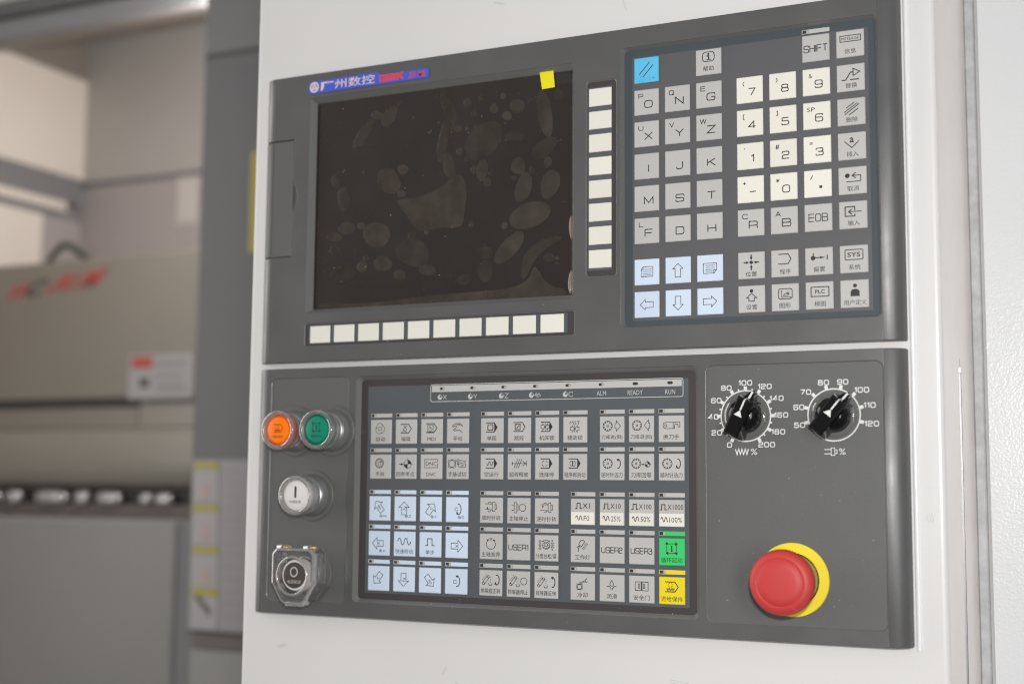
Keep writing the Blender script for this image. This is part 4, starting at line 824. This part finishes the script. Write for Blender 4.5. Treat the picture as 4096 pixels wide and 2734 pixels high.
m = MB(); m.loft([[(cx + x, cy + y, h) for x, y in ((-20.0, -18.0), (20.0, -18.0), (20.0, 8.0), (11.5, 19.5), (-11.5, 19.5), (-20.0, 8.0))] for h in (4.0, 10.8)], smooth=False); m.build('flap_base', MT['cover'], fl)
for hx in (-9.6, 14.6):
    m = MB(); m.loft([[(cx + hx - 6.0 + d_, cy - 20.6 + 2.7 * math.cos(math.radians(a)), 22.8 + 2.7 * math.sin(math.radians(a))) for a in range(0, 360, 30)] for d_ in (0, 10)], cap0=True, cap1=True, smooth=True); hg = m.build('hinge_knuckle', MT['cover'], fl)
    m = MB(); m.loft([[(cx + hx - 1.0 + d_, cy - 20.6 + 1.1 * math.cos(math.radians(a)), 22.8 + 1.1 * math.sin(math.radians(a))) for a in range(0, 360, 45)] for d_ in (0, 4.6)], cap0=True, cap1=True, smooth=True); m.build('hinge_pin', MT['amber'], fl)
for x_ in (-17.5, 14.5):
    m = MB(); m.box(cx + x_, cx + x_ + 2.2, cy - 17, cy + 5, 12, 24, .2); m.build('flap_rib', MT['cover'], fl)
for nm, pr_ in (('flap_edge', [(1.004, 23.6), (1.004, 24.6), (.975, 26.1), (.935, 26.45), (.90, 26.45)]), ('flap_edge', [(1.01, 11.0), (1.01, 12.2)])):
    m = MB(); m.loft([flap_outline(a_, b2) for a_, b2 in pr_]); m.build(nm, MT['cover_edge'], fl)
m = MB(); m.loft([[(cx + r_ * math.cos(t), cy + .5 + (r_ + .6) * math.sin(t), h_) for t in ths] for r_, h_ in ((14.6, 26.4), (14.3, 27.6), (13.6, 28.0), (12.9, 27.9), (12.5, 27.0))], smooth=True); m.build('window_rim', MT['cover_edge'], fl)
m = MB(); m.box(cx - 6, cx + 8.8, cy + 19.6, cy + 23.2, 22.6, 27.2, .8); m.build('finger_tab', MT['clear'], fl)
# ------------------------------------------------------------------ inside of the machine, far behind, out of focus
MB_ = lambda n, c, **k: mat(n, c, **k)
BGM = {'cream': MB_('cream_enclosure_panel', (0.78, 0.715, 0.65), rough=.5, var=.02, vscale=2), 'grey': MB_('enclosure_grey', (0.42, 0.40, 0.39), rough=.5, var=.04, vscale=1.5), 'grey2': MB_('enclosure_lilac_grey', (0.40, 0.36, 0.36), rough=.5, var=.03, vscale=2),
 'dk': MB_('dark_beam', (0.10, 0.095, 0.10), rough=.5), 'mid': MB_('beam_grey', (0.22, 0.215, 0.225), rough=.8), 'brown': MB_('ceiling_brown', (0.25, 0.22, 0.20), rough=.6), 'pillar': MB_('pillar_grey', (0.10, 0.10, 0.104), rough=.5, var=.06, vscale=3),
 'pillar2': MB_('pillar_top_grey', (0.15, 0.15, 0.15), rough=.5), 'pal': MB_('pale_panel', (0.55, 0.52, 0.50), rough=.5), 'cas': MB_('casing_beige', (0.215, 0.193, 0.16), rough=.42, var=.03, vscale=3), 'cas2': MB_('casing_beige_gloss', (0.25, 0.232, 0.2), rough=.28, var=.03, vscale=3),
 'blk': MB_('blackened_gap', (0.03, 0.027, 0.025), rough=.6), 'umb': MB_('umber_ledge', (0.13, 0.11, 0.105), rough=.6), 'low': MB_('lower_cover_grey', (0.25, 0.245, 0.24), rough=.45, var=.04, vscale=2), 'red': MB_('lettering_red', (0.40, 0.06, 0.05), rough=.5),
 'ltr': MB_('lettering_black', (0.06, 0.06, 0.055), rough=.5), 'lab': MB_('label_white', (0.34, 0.325, 0.33), rough=.5), 'lab2': MB_('label_grey', (0.27, 0.262, 0.27), rough=.5), 'yel': MB_('label_yellow', (0.36, 0.31, 0.03), rough=.5), 'pink': MB_('label_pink', (0.42, 0.29, 0.27), rough=.5), 'chr': MB_('polished_steel', (0.5, 0.49, 0.49), rough=.3, metal=.8)}
enc = thing('machine_enclosure', 'pale grey and cream enclosure walls blurred behind the operator box', 'machine enclosure', (-1700, 700, -1900))
def bb(name, mt, x0, x1, y0, y1, d0, d1, par, b=0):
    m = MB(); m.box(x0, x1, y0, y1, -d1, -d0, b); return m.build(name, BGM[mt], par)
bb('back_wall', 'grey', -2300, 600, -1105, -705, 1900, 1960, enc)
bb('back_wall', 'grey2', -2300, 600, -690, 700, 1900, 1960, enc)
bb('wall_seam', 'mid', -2300, 600, -705, -690, 1915, 1960, enc)
bb('pale_strip', 'pal', -1883, -1815, -690, -566, 1897, 1899, enc)
bb('side_wall', 'cream', -2260, -2208, -988, -713, 300, 1899, enc)
bb('side_header', 'brown', -2250, -2210, -1300, -988, 300, 1900, enc)
bb('side_ledge', 'mid', -2250, -2214, -713, -640, 300, 1899, enc)
bb('side_ledge', 'cream', -2250, -2208, -640, -616, 300, 1840, enc)
bb('side_ledge', 'mid', -2250, -2214, -616, -593, 300, 1830, enc)
bb('side_wall', 'cream', -2250, -2208, -593, 700, 300, 1755, enc)
bb('side_wall', 'grey2', -2250, -2212, -593, 700, 1755, 1899, enc)
m = MB(); m.loft([[(-2260, -796, -1101), (600, -796, -1101), (600, -830, -1101), (-2260, -830, -1101)], [(-2260, -1100, -1899), (600, -1100, -1899), (600, -1134, -1899), (-2260, -1134, -1899)]], cap0=True, cap1=True); m.build('ceiling_panel', BGM['brown'], enc)
bb('header_beam', 'mid', -2260, 600, -829, -788, 1085, 1100, enc, 3)
bb('header_beam', 'pal', -2260, 600, -1400, -863, 1085, 1140, enc)
bb('header_beam', 'mid', -1321, 600, -862, -831, 1085, 1100, enc)
bb('door_track', 'dk', -2260, -1321, -862, -831, 1070, 1100, enc, 3)
lampo = bb('work_lamp', 'pal', -1010, -905, -800, -772, 1020, 1075, enc, 4)

pil = thing('enclosure_pillar', 'dark grey pillar of the enclosure blurred left of the operator box', 'pillar', (-900, 700, -930))
bb('pillar_body', 'pillar', -1011, -560, -610, 346, 900, 960, pil, 4)
bb('pillar_top', 'pillar2', -1011, -560, -760, -611, 900, 960, pil, 4)  # upper stretch of the same pillar, in a lighter grey
bb('pillar_ledge', 'umb', -998, -560, 347, 371, 906, 960, pil)
bb('pillar_foot', 'low', -1000, -560, 372, 700, 900, 960, pil)
m = MB(); m.loft([rrect(-906, -800, -437, -268, 6, -899.9, 4), rrect(-906, -800, -437, -268, 6, -898, 4)], cap1=True); y = m.build('warning_sticker', BGM['yel']); tag(y, 'yellow warning sticker peeking from behind the white box edge', 'sticker')
wl = thing('safety_notice', 'tall grey safety notice with four yellow bars on the dark pillar', 'notice', (-930, 342, -899))
bb('notice_sheet', 'lab2', -1004, -800, 68, 341, 897, 899.8, wl)
for k in range(4):
    y0 = (72, 140, 208, 275)[k]; bb('yellow_bar', 'yel', -1003 + k * 2, -952 + k * 2, y0, y0 + 11, 895.5, 896.9, wl)
    bb('pictogram', 'lab', -1003 + k * 2, -952 + k * 2, y0 + 13, y0 + 64, 895.8, 896.9, wl)
    if k < 3: bb('pictogram_mark', 'pink', -984 + k * 2, -970 + k * 2, y0 + 36, y0 + 58, 895.0, 895.7, wl)
m = MB(); m.loft([[(-992, 288, -895), (-985, 284, -895), (-958, 308, -895), (-962, 318, -895)], [(-992, 288, -894.6), (-985, 284, -894.6), (-958, 308, -894.6), (-962, 318, -894.6)]], cap1=True); m.build('pictogram_mark', BGM['umb'], wl)
for k in range(13): bb('text_line', 'low', -940, -810 - (k * 37) % 50, 84 + 19 * k, 88 + 19 * k, 896.2, 896.9, wl)

cas = thing('spindle_casing', 'beige casing with slanted red and black letters blurred inside the machine', 'machine casing', (-1700, 118, -1400))
bb('upper_casing', 'cas', -2205, -1250, -377, -71, 1350, 1700, cas, 4)
bb('casing_gap', 'blk', -2205, -1515, -70.5, -51.5, 1356, 1700, cas)
bb('casing_gap', 'umb', -1514, -1250, -70.5, -60, 1354, 1700, cas)
bb('lower_casing', 'cas', -2205, -1514, -51, -6, 1350, 1700, cas, 3)
bb('lower_casing', 'cas2', -1513, -1250, -59, -6, 1352, 1700, cas, 3)
m = MB()   # rounded lower cowl, catches the flash as a soft patch
prof = [(-5.5, -1350), (20, -1346), (50, -1344), (80, -1346), (104, -1353), (117, -1366), (118, -1600)]
m.loft([[(x, y, h) for y, h in prof] for x in [-2205 + i * 119.4 for i in range(9)]], smooth=True, closed=False); m.build('lower_cowl', BGM['cas2'], cas)
bb('rail_gap', 'blk', -2205, -1250, 119, 168, 1372, 1600, cas)
bb('rail', 'umb', -2205, -1250, 152, 180, 1352, 1371, cas)
for i, (x0, x1, s_) in enumerate(((-1872, -1828, 1), (-1792, -1697, 1), (-1674, -1638, 1), (-1619, -1550, .9), (-1499, -1468, .8), (-1461, -1415, .8), (-1925, -1890, .9))):
    m = MB(); r = 17 * s_; cxm = (x0 + x1) / 2; n = 16; ls = []
    L_ = (x1 - x0) / 2
    for k in range(9):
        u = -1 + 2 * k / 8; xx = cxm + u * L_; rr = r * math.sqrt(max(0.02, 1 - abs(u) ** 4)); ls.append([(xx, 141 + rr * math.cos(2 * math.pi * j / n), -1352 + rr * math.sin(2 * math.pi * j / n)) for j in range(n)])
    m.loft(ls, cap0=True, cap1=True, smooth=True); m.build('steel_roller', BGM['chr'], cas)
I = Ink(100, 0, 0, -1349.6, 9)
def sl(body, cx_, cy_, w_, mi, rot):
    I.mi = mi; I.rot(cx_, cy_, rot); vs, fs, x0, x1, y0, y1 = text_mesh(body, .05, .7); h = I.z(); I.h += .4
    I.mb.add([(*I.T(cx_ + (x - (x0 + x1) / 2) * w_ / (x1 - x0), cy_ - (y - (y0 + y1) / 2) * 37 / (y1 - y0)), h) for x, y in vs], fs, mi); I.rot()
I.h = -1349.5; sl('H', -1868, -315, 78, 0, -4); sl('C', -1812, -320, 74, 1, -4); sl('A', -1752, -328, 82, 0, -4); sl('I', -1702, -331, 34, 0, -4); sl('M', -1650, -334, 92, 0, -4)
I.mb.build('lettering', [BGM['red'], BGM['ltr']], cas)
st = thing('instruction_label', 'grey instruction label with a red block on the beige casing', 'label', (-1455, -66, -1349))
bb('label_sheet', 'lab', -1541, -1371, -161, -68, 1347.5, 1349.6, st)
bb('red_block', 'red', -1533, -1478, -157, -133, 1346.4, 1347.4, st)
bb('text_block', 'lab2', -1470, -1388, -150, -136, 1346.6, 1347.4, st)
bb('text_block', 'lab2', -1470, -1400, -122, -112, 1346.6, 1347.4, st)
bb('text_block', 'ltr', -1510, -1486, -112, -92, 1346.6, 1347.4, st)
bb('text_block', 'lab2', -1465, -1392, -100, -84, 1346.6, 1347.4, st)
# cable hump on top of the casing
cb = bpy.data.curves.new('tmp', 'CURVE'); cb.dimensions = '3D'; cb.bevel_depth = 0.008; cb.bevel_resolution = 3; sp_ = cb.splines.new('NURBS'); pts = [(-1985, -385), (-1945, -398), (-1925, -408), (-1905, -440), (-1872, -452), (-1842, -428), (-1800, -402), (-1770, -384)]
sp_.points.add(len(pts) - 1); sp_.use_endpoint_u = True
for p, (x, y_) in zip(sp_.points, pts): v = W(x, y_, -1500); p.co = (v.x, v.y, v.z, 1)
o = bpy.data.objects.new('tmp', cb); COL.objects.link(o); me = bpy.data.meshes.new_from_object(o.evaluated_get(bpy.context.evaluated_depsgraph_get())); bpy.data.objects.remove(o)
me.materials.clear(); me.materials.append(BGM['ltr']); c_ = bpy.data.objects.new('cable', me); COL.objects.link(c_); tag(c_, 'black cable humped over the top of the beige casing', 'cable')
lc = thing('lower_cover', 'plain grey sheet metal cover below the row of steel rollers', 'machine cover', (-1750, 700, -1290))
bb('cover_sheet', 'low', -2205, -1322, 180.5, 700, 1250, 1345, lc, 4)
bb('cover_post', 'mid', -1321, -1230, 180.5, 700, 1254, 1345, lc, 3)
for par, (x0, x1, y0, y1), hh, n in ((op, (150, 266, 24, 193), 2.33, 70), (op, (-120, 130, 187, 203), 3.02, 16), (unit, (-190, 60, -27, 8), 3.02, 30), (unit, (-178, 45, -200, -34), -2.6, 60)):
    D = MB()
    for _ in range(n):
        x, y_, r_ = random.uniform(x0, x1), random.uniform(y0, y1), random.choice((.12, .16, .2, .34)); a_ = random.uniform(0, 3)
        D.add([(x + r_ * math.cos(a_ + t) * random.uniform(.6, 1.3), y_ + r_ * math.sin(a_ + t), hh) for t in (0, 1.4, 3.0, 4.5)], [(0, 1, 2, 3)])
    tag(D.build('dust_speck', MT['print_grey'], par), kind='stuff')
bpy.data.objects.remove(TXO)
